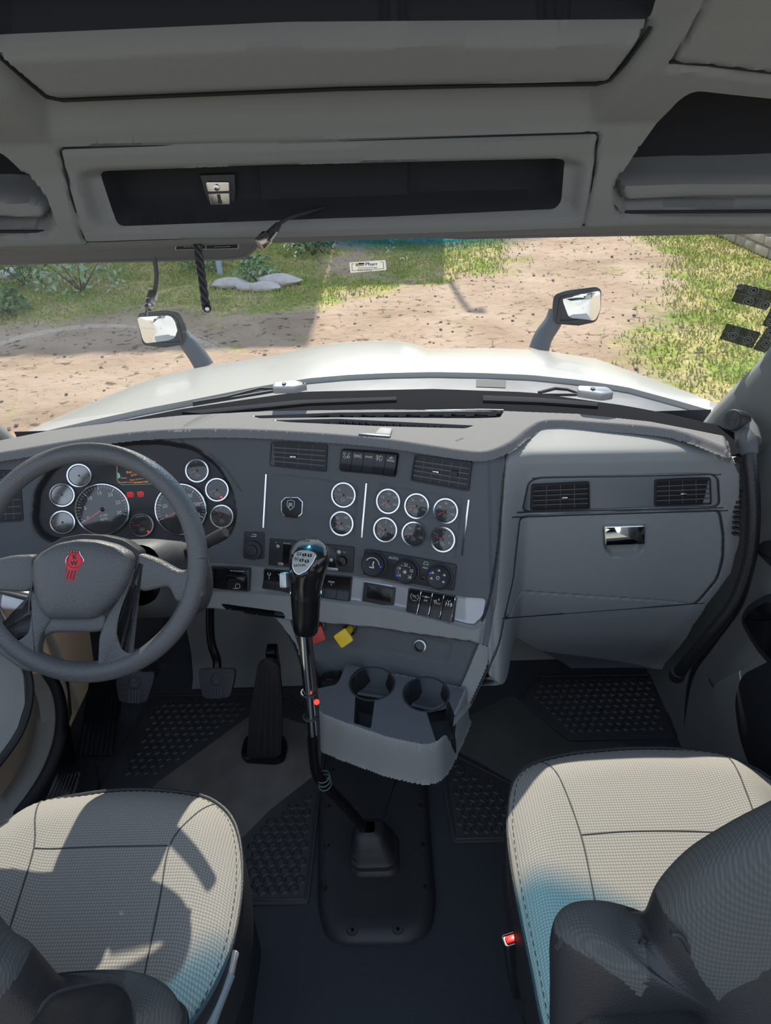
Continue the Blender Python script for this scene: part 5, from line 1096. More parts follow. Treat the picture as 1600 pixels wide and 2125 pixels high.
f_ = zf(.03); q = ccw(fp([(118, 1602), (168, 1601), (158, 1640), (140, 1690), (78, 1690), (104, 1635)], .036, 4)); m = M(); m.prism(WORLD, q, .03, .036, .002)
for k in range(7): a = Pz(122+k*7, 1605, .037); b_ = Pz(84+k*9, 1688, .037); m.tube([a, b_], .0018, 5)
m.build('tread_plate', M_steel, t)
# white door frame, seal and steps outside the open driver door
t = thing('driver_door_opening', 'open white driver doorway with black rubber seal at lower left', 'door frame', Pd(60, 1560, 2.0))
sl = [Pd(u, v, d) for u, v, d in ((96, 1392, 1.95), (118, 1430, 1.96), (128, 1480, 1.93), (122, 1540, 1.88), (100, 1600, 1.82), (70, 1650, 1.76), (40, 1690, 1.70))]
M().tube(crs(sl, 5), .016, 10).build('rubber_seal', M_rub, t)
m = M(); G = [[p for p in crs(sl, 5)], [p+V([-.05, -.02, .0]) for p in crs(sl, 5)], [p+V([-.10, .04, -.03]) for p in crs(sl, 5)], [p+V([-.12, .12, -.20]) for p in crs(sl, 5)]]; m.grid(G); m.build('door_frame', M_white, t, smooth=60)
dd_ = [Pd(u, v, d) for u, v, d in ((-40, 1330, 1.62), (20, 1345, 1.66), (48, 1400, 1.68), (52, 1460, 1.68), (30, 1530, 1.66), (-20, 1600, 1.62), (-60, 1650, 1.6))]
m = M(); m.grid([dd_, [p+V([-.04, .03, -.02]) for p in dd_], [p+V([-.12, .05, .0]) for p in dd_], [p+V([-.5, -.3, .05]) for p in dd_]]); m.build('door_edge', M_white, t, smooth=60)
M().tube(crs([p+V([.006, .01, 0]) for p in dd_], 4), .010, 8).build('door_seal', M_rub, t)
t = thing('cab_step', 'white curved step fairing outside the driver door', 'step', Pd(30, 1640, 2.3))
m = M(); m.grid([[Pd(95, 1430, 2.35), Pd(108, 1500, 2.30), Pd(90, 1580, 2.24), Pd(30, 1680, 2.15)], [Pd(70, 1440, 2.35), Pd(70, 1520, 2.30), Pd(50, 1590, 2.24), Pd(-10, 1690, 2.15)], [Pd(70, 1440, 2.7), Pd(70, 1520, 2.65), Pd(40, 1590, 2.6), Pd(-20, 1690, 2.5)]]); m.build('fairing', M_white, t, smooth=60)
m = M(); m.grid([[Pd(-10, 1585, 2.3), Pd(80, 1600, 2.3)], [Pd(20, 1680, 2.2), Pd(90, 1690, 2.2)]]); m.build('fairing_lower', M_white, t, smooth=60)

# ================================================================== STEERING WHEEL
nw = nrm(V([.0, -cos(radians(34)), sin(radians(34))])); wf = Fr(Pd(183, 1166, 1.325), (1, 0, 0), nw)
sw = thing('steering_wheel', 'worn dark grey leather steering wheel with red crest on its hub', 'steering wheel', wf.p)
RW = .2085
m = M(); m.tube([wf(RW*cos(a), RW*sin(a), 0) for a in np.linspace(0, 2*pi, 97)], [.0188]*97, 20, cap=False); m.build('rim', M_leath, sw, smooth=180)
wl = lambda pts, r=.008: ccw(rp(wf.locs(pts), r, 5))
hub = wl([(76, 1195), (76, 1166), (92, 1146), (128, 1126), (170, 1118), (212, 1120), (252, 1130), (282, 1147), (286, 1168), (274, 1205), (252, 1240), (222, 1268), (200, 1284), (110, 1284), (92, 1266), (81, 1232)], .010)
m = M(); pillow(m, wf.at(0, 0, .006), hub, .032, .02, 8, p=3.2); m.build('airbag_cover', M_leath, sw, smooth=180)
M().prism(wf, wl([(72, 1200), (70, 1160), (88, 1138), (128, 1116), (170, 1108), (215, 1110), (258, 1120), (290, 1142), (292, 1175), (270, 1230), (240, 1275), (200, 1292), (105, 1290), (86, 1270)]), -.035, .004, .004).build('hub_back', M_vinyl, sw)
def spoke(edge, name='spoke', c0=-.012, c1=.010): M().prism(wf, wl(edge, .010), c0, c1, .006).build(name, M_leath, sw, smooth=60)
spoke([(290, 1146), (330, 1160), (375, 1185), (420, 1175), (425, 1240), (368, 1250), (352, 1215), (300, 1228), (275, 1215)])
spoke([(76, 1150), (30, 1152), (-25, 1165), (-70, 1165), (-70, 1235), (-10, 1225), (60, 1228), (78, 1215)])
spoke([(262, 1215), (300, 1160), (296, 1190), (262, 1262), (250, 1300), (262, 1345), (290, 1350), (275, 1385), (205, 1400), (206, 1365), (208, 1320), (225, 1275)])
spoke([(80, 1225), (60, 1225), (66, 1262), (60, 1310), (20, 1335), (-20, 1310), (0, 1355), (50, 1390), (90, 1395), (82, 1350), (88, 1320), (115, 1280)])
spoke([(92, 1278), (222, 1272), (222, 1308), (196, 1312), (112, 1312), (88, 1322)], c0=-.014, c1=.006)
spoke([(60, 1366), (110, 1376), (196, 1374), (240, 1362), (245, 1395), (150, 1405), (60, 1392)], c0=-.014, c1=.004)
for pts in ([(293, 1152), (330, 1166), (366, 1186)], [(246, 1330), (248, 1290), (262, 1240), (284, 1180)], [(71, 1165), (74, 1200), (68, 1240), (66, 1270)]):
    M().tube([wf(*wf.loc(u, v), .0115) for u, v in crs(pts, 4)], .0009, 5).build('stitching', mat('pale_thread', (.16, .155, .145), .8), sw)
# crest
em = wl([(160, 1142), (184, 1142), (185, 1149), (192, 1158), (192, 1168), (186, 1176), (180, 1182), (175, 1204), (152, 1202), (157, 1180), (154, 1170), (155, 1158), (161, 1150)], .0025)
e0 = .0365; m = M(); m.prism(wf, em, e0-.010, e0+.001, .001); cr1 = m.build('crest', M_chrome, sw)
m = M(); m.prism(wf, inset(em, .0012), e0, e0+.0018, .0005); c = wf.loc(173, 1162); m.tube([wf(c[0]+.0135*cos(a), c[1]+.0135*sin(a), e0+.002) for a in np.linspace(0, 2*pi, 25)], .0008, 6)
m.build('crest_enamel', M_red, cr1)
m = M(); m.text(wf, 'K', .0125, c[0]+.001, c[1]+.006, e0+.0022, 0, bold=.03); m.text(wf, 'W', .0125, c[0]-.0005, c[1]-.005, e0+.0022, 0, bold=.03)
for k in range(3): a, b_ = wf.loc(163+k*6, 1182), wf.loc(158+k*6.5, 1199); m.line(wf, [a, b_], .0022, e0+.0022)
for k in range(4): a = wf.loc(163+k*6, 1146); m.line(wf, [a, (a[0], a[1]+.003)], .0022, e0+.0022)
m.build('crest_letters', mat('crest_dark', (.02, .01, .012), .4), cr1, smooth=0)
M().line(wf, [wf.loc(u, v) for u, v in ((151, 1223), (153, 1218), (158, 1223), (165, 1224), (170, 1219))], .0009, .0365).build('scuff', mat('pale_thread', (.16, .155, .145), .8), sw, smooth=0)
# column
cc_ = thing('steering_column', 'dark grey steering column shroud with stalks behind the wheel', 'steering column', wf(0, 0, -.2))
m = M(); G = []
for t_, w_, h_ in ((.0, .080, .06), (.15, .095, .075), (.5, .10, .08), (.8, .095, .075), (1, .08, .06)):
    f_ = Fr(wf(.045*t_+.045, -.030-.03*t_, -.04-.22*t_), wf.ex, wf.n); r_ = [f_(a, b_) for a, b_ in rrect(w_*2, h_*2, .05, 6)]; G.append(r_+[r_[0]])
m.grid(G); m.build('shroud', mat('column_grey', (.075, .077, .08), .5, bump=.3, bscale=500), cc_, smooth=60)
s0, s1 = Pd(352, 1168, 1.46), Pd(468, 1104, 1.40)
M().tube([s0, s0*.75+s1*.25, s0*.72+s1*.28, s1*.97+s0*.03, s1], [.008, .0085, .0125, .0125, .0105], 18).build('stalk', M_vinyl, cc_)
M().tube([Pd(70, 1240, 1.45), Pd(-30, 1215, 1.42)], [.011, .009], 12).build('trailer_brake_stalk', M_steel, cc_)
M().box(Fr(Pd(40, 1250, 1.46), (1, 0, -.15), nw), .07, .035, -.02, .01, .006, .01).build('tilt_lever', M_wgray, cc_, label='pale grey tilt lever')
M().tube([wf(.04, -.02, -.2), Pd(300, 1360, 1.9), Pd(310, 1390, 2.1)], [.05, .035, .03], 16).build('shaft_cover', M_dark, cc_)

# ================================================================== SEATS
def seat(name_lab, outline_px, z, seams, cx_fix, bolster, sgn):
    pts = [tuple(Pz(u, v, z)[:2]) for u, v in outline_px]; P = ccw([tuple(p) for p in crs(pts, 5, True)]); c = V([sum(p[0] for p in P)/len(P), sum(p[1] for p in P)/len(P)])
    t = thing('armchair_seat' if 0 else 'truck_chair', name_lab, 'seat', (c[0], c[1], 0), 'truck seats')
    Pn = np.array(P)
    def hz(q):
        d = -sdf(np.array([q[:2]]), Pn)[0]; e = min(1, max(0, d)/.10); edge = .045*(1-(1-e)**2.4)
        s_ = (q[0]-c[0])/.26; return z-.045+edge+.018*(1-min(1, s_*s_))*0+bolster*sstep(.55, .95, abs(s_))*(1-sstep(.95, 1.15, abs(s_)))-.02*sstep(.1, -.25, (q[1]-c[1]))*(1-sstep(.5, .8, abs(s_)))
    n = len(P); ks = list(np.linspace(1, .0, 26)); rows = []
    for r_, dz in ((1.0, -.16), (1.012, -.10), (1.012, -.03)): rows.append([(c[0]+(p[0]-c[0])*r_, c[1]+(p[1]-c[1])*r_, z-.045+dz) for p in P])
    sk = M(); rr_ = rows+[[(c[0]+(p[0]-c[0])*1.004, c[1]+(p[1]-c[1])*1.004, z-.045-.004) for p in P]]
    sk.grid([r_+[r_[0]] for r_ in rr_]); sk.build('side_skirt', M_vinyl, t, smooth=60)
    m = M(); G = []
    for k in [1.0, .995, .985, .97, .95, .93, .90]+list(np.linspace(.86, 0.0, 20)):
        ring = [V([c[0]+(p[0]-c[0])*k, c[1]+(p[1]-c[1])*k]) for p in P]; ring = [V([q[0], q[1], hz(q)]) for q in ring]; G.append(ring+[ring[0]])
    m.grid(G); m.build('cushion', M_fab, t, smooth=180)
    m = M(); m.tube([(c[0]+(p[0]-c[0])*1.0, c[1]+(p[1]-c[1])*1.0, z-.042) for p in P+[P[0]]], .0042, 8, cap=False); m.build('piping', M_vinyl, t)
    m = M()
    for k in range(0, 0): pass
    ins_ = inset(P, .008); st = [V([q[0], q[1], hz(q)+.0006]) for q in resamp(ins_+[ins_[0]], 260)]
    for a, b_ in zip(st[::2], st[1::2]): m.tube([a, b_], .0007, 4)
    m.build('stitching', mat('stitch_dark', (.03, .03, .032), .8), t, smooth=0)
    for sp_ in seams:
        q = [Pz(u, v, z) for u, v in crs(sp_, 8)]; M().tube([(p[0], p[1], hz(p)-.0003) for p in q], .0016, 6).build('seam', mat('seam_dark', (.06, .06, .06), .9), t)
    b_ = M(); b_.box(Fr((c[0], c[1], 0), (1, 0, 0), (0, 0, 1)), .30, .34, .0, .14, .01, .03); b_.build('pedestal', M_dark, t)
    b_ = M(); G = []
    for k in range(13): w = .15-.012*(k % 2); G.append([(c[0]+a, c[1]+e, .14+k*.019) for a, e in rrect(w*2, w*2, .05, 4)]); G[-1].append(G[-1][0])
    b_.grid(G); b_.build('suspension_bellows', M_vinyl, t, smooth=0)
    return t, hz
drv = [(-90, 1760), (-60, 1705), (0, 1676), (75, 1640), (150, 1623), (240, 1612), (330, 1613), (410, 1624), (455, 1648), (480, 1682), (492, 1730), (495, 1790), (490, 1850), (474, 1930), (448, 2000), (415, 2060), (380, 2110), (330, 2200), (150, 2260), (-100, 2200), (-160, 1950)]
s1, hz1 = seat('driver seat in grey woven fabric, crossed by the steering wheel shadow', drv, .575, [[(76, 1640), (74, 1700), (71, 1762), (40, 1860), (5, 1960), (-20, 2040)], [(71, 1762), (200, 1757), (300, 1755), (352, 1754)], [(440, 1640), (400, 1690), (352, 1754), (330, 1860), (300, 1990), (285, 2060)]], 0, .012, -1)
pas = [(1064, 1612), (1078, 1580), (1110, 1556), (1180, 1538), (1250, 1530), (1330, 1525), (1420, 1527), (1490, 1540), (1540, 1552), (1600, 1580), (1660, 1640), (1700, 1800), (1690, 2000), (1600, 2250), (1300, 2330), (1180, 2230), (1135, 2110), (1110, 1990), (1084, 1870), (1064, 1760), (1057, 1680)]
s2, hz2 = seat('passenger seat in beige woven fabric lying in full sun', pas, .575, [[(1128, 1556), (1160, 1610), (1205, 1727), (1230, 1830), (1250, 1930)], [(1205, 1730), (1300, 1723), (1420, 1722), (1530, 1727)], [(1506, 1546), (1530, 1610), (1560, 1690), (1580, 1750)]], 0, .012, 1)
# backrests
bf = Fr(Py(1450, 1900, .40), (1, 0, 0), nrm(V([0, -.98, .2])))
bp = bf.locs([(1345, 1925), (1368, 1872), (1400, 1828), (1450, 1780), (1520, 1735), (1600, 1692), (1700, 1650), (1850, 1640), (2000, 1690), (2080, 1850), (2120, 2500), (1700, 2900), (1200, 2700), (1150, 2300), (1143, 2040), (1145, 1955), (1165, 1914), (1210, 1904), (1255, 1913), (1295, 1932), (1322, 1933)])
m = M(); bo = [tuple(p) for p in crs(bp, 12, True)]; pillow(m, bf, bo, .045, .05, 34, mi=0, p=2.6)
fabz = bf.locs([(1300, 1990), (1362, 1868), (1386, 1880), (1420, 1950), (1452, 1992), (1520, 1950), (1600, 1895), (1800, 1860), (2300, 1900), (2300, 1400), (1200, 1400), (1100, 1800), (1120, 1960), (1160, 1925), (1215, 1935), (1270, 1965)])
cen_ = np.array([[(V(np.mean([m.v[k] for k in f], axis=0))-bf.p)@bf.ex, (V(np.mean([m.v[k] for k in f], axis=0))-bf.p)@bf.ey] for f in m.f]); sd_ = sdf(cen_, fabz)
m.m = [1 if d < 0 else 0 for d in sd_]
m.build('backrest', [M_vinyl, M_fab2], s2, smooth=180)
M().tube([bf(*bf.loc(u, v), .034) for u, v in crs([(1366, 1874), (1388, 1884), (1418, 1940), (1452, 1990)], 5)], .003, 6).build('backrest_seam', M_vinyl, s2)
M().tube([bf(*bf.loc(u, v), .012) for u, v in crs([(1150, 1945), (1170, 1925), (1215, 1937), (1270, 1962), (1305, 1952), (1330, 1925)], 5)], .003, 6).build('wing_piping', M_vinyl, s2)
def armrest(par, p0, p1, r_, tabs):
    ax = nrm(p1-p0); G = []; e1 = nrm(np.cross(ax, V([0, 0, 1]))); e2 = np.cross(e1, ax)
    for k, q in ((0, .05), (.012, .55), (.03, .8), (.06, .95), (.1, 1), (.5, 1.02), (1, 1)):
        ring = [p0+(p1-p0)*k+e1*a*q+e2*b_*q for a, b_ in rrect(r_*2.0, r_*1.7, r_*.7, 6)]; G.append(ring+[ring[0]])
    m = M(); m.grid(G); o = m.build('armrest', M_vinyl, par, smooth=60)
    m = M(); ring = [p0+(p1-p0)*.11+e1*a+e2*b_ for a, b_ in rrect(r_*2.04, r_*1.74, r_*.7, 6)]; m.tube(ring+[ring[0]], .003, 6); m.build('armrest_piping', M_rub, o)
    for (u, v, d) in tabs: M().box(Fr(Pd(u, v, d), (1, 0, 0), nrm(CAM-Pd(u, v, d))), .012, .007, -.001, .002, .0005, .002).build('thread_tab', mat('pale_thread', (.16, .155, .145), .8), o)
armrest(s2, Pd(1208, 2046, .84), Pd(1500, 2330, .66), .055, ((1166, 1994, .80), (1166, 2032, .80)))
# driver backrest, only its right wing shows
bf2 = Fr(Py(120, 2080, .42), (1, 0, 0), nrm(V([0, -.98, .2])))
b2p = bf2.locs([(-700, 1700), (-400, 1600), (-150, 1700), (-60, 1880), (0, 1958), (42, 1985), (85, 2032), (130, 2078), (190, 2082), (250, 2074), (300, 2062), (345, 2074), (374, 2112), (385, 2200), (300, 2700), (-500, 2800), (-800, 2300)])
m = M(); pillow(m, bf2, [tuple(p) for p in crs(b2p, 12, True)], .045, .05, 34, mi=0, p=2.6)
fz = bf2.locs([(-900, 1500), (0, 1500), (60, 1990), (10, 2030), (-40, 2080), (-900, 2300)]); fz2 = bf2.locs([(240, 2040), (400, 2030), (400, 2118), (330, 2108), (250, 2118)])
cen_ = np.array([[(V(np.mean([m.v[k] for k in f], axis=0))-bf2.p)@bf2.ex, (V(np.mean([m.v[k] for k in f], axis=0))-bf2.p)@bf2.ey] for f in m.f]); m.m = [1 if (a < 0 or b_ < 0) else 0 for a, b_ in zip(sdf(cen_, fz), sdf(cen_, fz2))]
m.build('backrest', [M_vinyl, M_fab2], s1, smooth=180)
armrest(s1, Pd(190, 2118, .80), Pd(60, 2330, .62), .05, ())
# handles and buckles beside the seats
t = thing('seat_lever', 'pale lever with blue sunlight painted in and a clear tip, right of the driver seat', 'lever', Pd(410, 2130, 1.40))
a, b_, c = Pd(480, 1972, 1.17), Pd(469, 2018, 1.155), Pd(405, 2170, 1.09)
m = M(); ax = nrm(a-c); e1 = nrm(np.cross(ax, V([0, 0, 1]))); e2 = np.cross(e1, ax); G = []
for p, w_ in ((c, .020), (c*.5+b_*.5, .0165), (b_, .0155)): ring = [p+e1*x+e2*y for x, y in rrect(w_*2, w_*1.3, .007, 4)]; G.append(ring+[ring[0]])
m.grid(G); m.build('sleeve', mat('lever_blue_sun', (.26, .33, .36), .45), t, smooth=50)  # blue-filtered sunlight is put into the sleeve colour
m = M(); G = []
for p, w_ in ((b_, .0135), (a, .0130), (a+ax*.002, .010), (a+ax*.002, .0001)): ring = [p+e1*x+e2*y for x, y in rrect(w_*2, w_*1.3, min(.005, w_*.4), 4)]; G.append(ring+[ring[0]])
m.grid(G); m.build('tip', mat('tip_clear', (.46, .43, .42), .25), t, smooth=50)
def buckle(u, v, d, e_, lab):
    top_ = Pd(u, v, d); bot = Pd(*e_); ax = nrm(top_-bot); e1 = nrm(V([1, .2, 0])-ax*(V([1, .2, 0])@ax)); e2 = np.cross(ax, e1); t = thing('belt_buckle', lab, 'seat belt buckle', bot)
    m = M(); G = []
    for k, w_, h_ in ((0, .017, .010), (.4, .019, .011), (.95, .019, .012), (1, .017, .010), (1, .0001, .0001)): ring = [bot+(top_-bot)*k+e1*x+e2*y for x, y in rrect(w_*2, h_*2, min(.006, h_*.6), 4)]; G.append(ring+[ring[0]])
    m.grid(G); m.build('housing', mat('buckle_black', (.012, .016, .018), .25), t, smooth=50)
    f_ = Fr(top_, e1, ax); M().box(f_, .030, .014, -.002, .0035, .002, .004, cy=0).build('release_button', mat('buckle_red', (.75, .02, .02), .3), t)
    M().tube([f_(x, y, .001) for x, y in rrect(.037, .021, .005, 4)]+[f_(*rrect(.037, .021, .005, 4)[0], .001)], .0012, 6).build('rim', M_dark, t)
    M().tube([bot, bot-ax*.10, V([bot[0]+.02, bot[1], .3])], .011, 8).build('strap', M_vinyl, t)
buckle(1066, 1948, 1.24, (1080, 2060, 1.30), 'black belt buckle with red button beside the passenger seat')

# ================================================================== VISORS, CABLES, HANDLE, STICKERS
def slab(px_pts, y, tilt, th, r=14):
    u = sum(p[0] for p in px_pts)/len(px_pts); v = sum(p[1] for p in px_pts)/len(px_pts); f_ = Fr(Py(u, v, y), (1, 0, 0), nrm(V([0, -cos(tilt), -sin(tilt)]))); return f_, rp(f_.locs(px_pts), r/1000, 6)
f_, q = slab([(-300, 490), (533, 470), (536, 515), (520, 530), (480, 541), (200, 546), (0, 552), (-300, 562)], 1.46, radians(55), .02, 10)
v1 = thing('sun_visor', 'grey sun visor with a black warning label above the driver', 'sun visor', f_.p, 'sun visors')
m = M(); m.prism(f_, q, -.016, .0, .006); m.build('panel', mat('visor_grey', (.16, .165, .17), .8, bump=.3, bscale=600), v1, smooth=50)
e = [f_(*f_.loc(u, v), -.003) for u, v in crs([(-300, 559), (0, 549), (200, 544), (480, 538), (515, 529), (531, 513)], 4)]; M().tube(e, .0045, 8).build('edge_piping', M_liner, v1)
m = M(); lb = f_.locs([(370, 480), (497, 474), (494, 514), (364, 517)]); m.prism(f_, lb, .0, .0012); m.line(f_, lb, .0014, .0015, 1, True); a, b_ = f_.loc(429, 478), f_.loc(427, 516); m.line(f_, [a, b_], .001, .0015, 1)
for k in range(4):
    for (u0, u1) in ((371, 424), (433, 489)):
        y_ = 494+k*5.5; txt = ['CAUTION: WEAR SEAT BELT', 'AIR BAG WARNING LABEL', 'READ OPERATOR MANUAL', 'BEFORE DRIVING'][k]; m.text(f_, txt, .0040, *f_.loc((u0+u1)/2, y_), .0015, 1)
m.build('warning_label', [M_blk, M_ink], v1, smooth=0)
f_, q = slab([(896, 470), (1900, 440), (1900, 478), (1600, 487), (1200, 494), (960, 499), (915, 497), (898, 489)], 1.46, radians(60), .02, 8)
v2 = thing('sun_visor', 'thin folded grey sun visor above the passenger side of the windscreen', 'sun visor', f_.p, 'sun visors')
m = M(); m.prism(f_, q, -.016, .0, .006); m.build('panel', mat('visor_grey', (.16, .165, .17), .8), v2, smooth=50); M().tube([f_(*f_.loc(u, v), .0) for u, v in ((900, 482), (1100, 476), (1600, 460))], .003, 6).build('edge_piping', M_dark, v2)
# twisted cable
t = thing('twisted_cable', 'twisted black cable end hanging in front of the windscreen', 'cable', Pd(410, 492, 1.3))
cp = crs([Pd(407, 480, 1.33), Pd(413, 530, 1.325), Pd(420, 580, 1.32), Pd(427, 632, 1.315), Pd(429, 640, 1.315)], 14); m = M()
for ph_ in (0, 2.1, 4.2):
    m.tube([p+V([cos(ph_+k*.42)*.0042, sin(ph_+k*.42)*.0042, 0]) for k, p in enumerate(cp)], .0042, 7)
m.build('strands', M_rub, t); m = M(); m.lathe(Fr(Pd(430, 640, 1.305), (1, 0, 0), nrm(CAM-Pd(430, 640, 1.3))), [(.0075, -.004), (.0078, .002), (.006, .004)], 16); m.build('tape_end', M_rub, t); M().cyl(Fr(Pd(430, 641, 1.303), (1, 0, 0), nrm(CAM-Pd(430, 640, 1.3))), .0045, -.003, .004, .002, 12).build('metal_core', M_steel, t)
# coax hanging
t = thing('coaxial_cable', 'grey coaxial cable with metal plug hanging below the visor', 'cable', Pd(322, 550, 1.32))
M().tube(crs([Pd(320, 535, 1.33), Pd(325, 570, 1.325), Pd(322, 600, 1.32), Pd(319, 612, 1.318)], 6), .0042, 10).build('cable', mat('cable_grey', (.10, .10, .10), .5), t)
def plug(par, a, b_, segs, mt):
    ax = nrm(b_-a); L_ = np.linalg.norm(b_-a); f_ = Fr(a, np.cross(ax, V([.3, .5, .2])), ax); M().lathe(f_, [(1e-5, 0)]+[(r_, h*L_) for h, r_ in segs]+[(1e-5, L_)], 20).build('plug', mt, par)
plug(t, Pd(319, 606, 1.316), Pd(306, 643, 1.31), [(0, .0085), (.04, .0095), (.45, .0095), (.47, .0085), (.68, .0085), (.70, .006), (.78, .0055), (.8, .0075), (.95, .0075), (1, .005)], M_steel)
M().tube([Pd(305, 643, 1.31), Pd(303, 656, 1.308)], .0022, 8).build('pin', M_steel, t)
# CB cable from the recess
t = thing('antenna_cable', 'black cable with brass coloured plug sticking out of the overhead console', 'cable', Pd(545, 500, 1.22))
M().tube(crs([Pd(765, 418, 1.36), Pd(700, 426, 1.32), Pd(650, 437, 1.27), Pd(600, 452, 1.23), Pd(572, 472, 1.215), Pd(564, 482, 1.21)], 6), [.0034]*31, 10).build('cable', M_rub, t)
M().tube([Pd(578, 466, 1.215), Pd(568, 480, 1.21), Pd(556, 492, 1.208)], [.0055, .0085, .0092], 14).build('boot', M_rub, t)
plug(t, Pd(556, 490, 1.206), Pd(537, 508, 1.20), [(0, .010), (.1, .0118), (.9, .0118), (1, .0105), (.98, .008)], mat('brass_plug', (.40, .36, .30), .28, 1))
M().tube([Pd(574, 482, 1.20), Pd(560, 500, 1.195)], .0025, 8).build('side_clip', M_steel, t)
# windscreen sticker
def paper(name, col):
    m = bpy.data.materials.new(name); m.use_nodes = True; n = m.node_tree; n.nodes.clear(); o = n.nodes.new('ShaderNodeOutputMaterial'); a = n.nodes.new('ShaderNodeBsdfDiffuse'); b = n.nodes.new('ShaderNodeBsdfTranslucent'); x = n.nodes.new('ShaderNodeMixShader')
    a.inputs[0].default_value = (*col, 1); b.inputs[0].default_value = (*col, 1); x.inputs[0].default_value = .45; n.links.new(a.outputs[0], x.inputs[1]); n.links.new(b.outputs[0], x.inputs[2]); n.links.new(x.outputs[0], o.inputs[0]); return m
sf = WS.frame(764, 552, .001); st_ = M(); sq_ = rp(sf.locs([(725, 545), (800, 540), (802, 560), (727, 566)]), .002, 3)
st_.prism(sf, sq_, -.0003, .0006); c = sf.loc(763, 553); px_ = sf.px()
def sp2(u, v): return sf.loc(u, v)
st_.line(sf, [sp2(735, 547), sp2(730, 547), sp2(731, 561), sp2(796, 557), sp2(795, 543), sp2(789, 543)], .0012, .0009, 1)
st_.text(sf, 'Pharr', 11.5*px_, *sp2(771, 547.5), .001, 2, bold=.03); st_.text(sf, 'International Bridge', 5.0*px_, *sp2(763, 555), .001, 1, bold=.02)
st_.prism(sf, sf.locs([(738, 546), (743, 546), (744, 552), (738, 552)]), .0006, .001, m=3); st_.prism(sf, sf.locs([(744, 545), (756, 545), (756, 548), (744, 549)]), .0006, .001, m=2); st_.prism(sf, sf.locs([(744, 550), (756, 549), (756, 551), (745, 552)]), .0006, .001, m=3)
for k in range(20): u = 742+k*1.5; st_.line(sf, [sp2(u, 558.5), sp2(u, 562)], (.0004, .0009, .0006)[k % 3], .001, 1)
o = st_.build('toll_sticker', [paper('sticker_white', (.85, .85, .82)), M_blk, mat('sticker_blue', (.02, .05, .28), .5), mat('sticker_yellow', (.75, .5, .04), .5)], smooth=0)
top(o, 'white rectangular Pharr bridge toll sticker on the windscreen', 'sticker')
# residue of old stickers
rm_ = M(); rr2 = np.random.RandomState(11)
for (u, v, n_, su, sv) in ((815, 500, 14, 7, 14), (806, 520, 6, 4, 5), (835, 537, 7, 10, 3), (604, 505, 12, 7, 12), (612, 530, 6, 4, 6), (590, 512, 4, 5, 5)):
    for k in range(n_):
        a = (u+rr2.randn()*su*.6, v+rr2.randn()*sv*.6); p = [(a[0]+rr2.rand()*4-2, a[1]+rr2.rand()*5-2.5) for _ in range(5)]
        try: rm_.prism(sf, sf.locs(sorted(p, key=lambda q: atan2(q[1]-a[1], q[0]-a[0]))), -.002, -.0015)
        except Exception: pass
top(rm_.build('sticker_residue', paper('glue_residue', (.8, .82, .8)), smooth=0), 'torn white sticker residue flecks on the windscreen glass', 'sticker residue', kind='stuff')
# dried wiper smear on the glass
sm_m = bpy.data.materials.new('dried_smear'); sm_m.use_nodes = True; n = sm_m.node_tree; n.nodes.clear(); o_ = n.nodes.new('ShaderNodeOutputMaterial'); t_ = n.nodes.new('ShaderNodeBsdfTransparent'); d_ = n.nodes.new('ShaderNodeBsdfDiffuse'); x_ = n.nodes.new('ShaderNodeMixShader'); ns = n.nodes.new('ShaderNodeTexNoise'); ns.inputs['Scale'].default_value = 60; mr_ = n.nodes.new('ShaderNodeMapRange'); mr_.inputs['To Min'].default_value = .05; mr_.inputs['To Max'].default_value = .55
d_.inputs[0].default_value = (.9, .93, .95, 1); n.links.new(ns.outputs[0], mr_.inputs[0]); n.links.new(mr_.outputs[0], x_.inputs[0]); n.links.new(t_.outputs[0], x_.inputs[1]); n.links.new(d_.outputs[0], x_.inputs[2]); n.links.new(x_.outputs[0], o_.inputs[0])
m = M()
def strip(up, lo):
    m.grid([[WS.hit(u, v)+V([0, -.0015, 0]) for u, v in r_] for r_ in (crs(up, 6), crs(lo, 6))])
strip([(-60, 735), (20, 702), (120, 680), (220, 672), (320, 680)], [(-60, 742), (20, 711), (120, 689), (220, 679), (320, 684)])
strip([(392, 692), (430, 708), (460, 722), (492, 728)], [(392, 698), (430, 720), (460, 729), (492, 730)])
strip([(380, 687), (420, 698), (460, 715), (495, 729)], [(380, 688), (420, 700), (460, 717), (495, 730)])
top(m.build('dried_smear', sm_m), 'pale dried wiper smear arcs on the left of the windscreen', 'smear', kind='stuff')
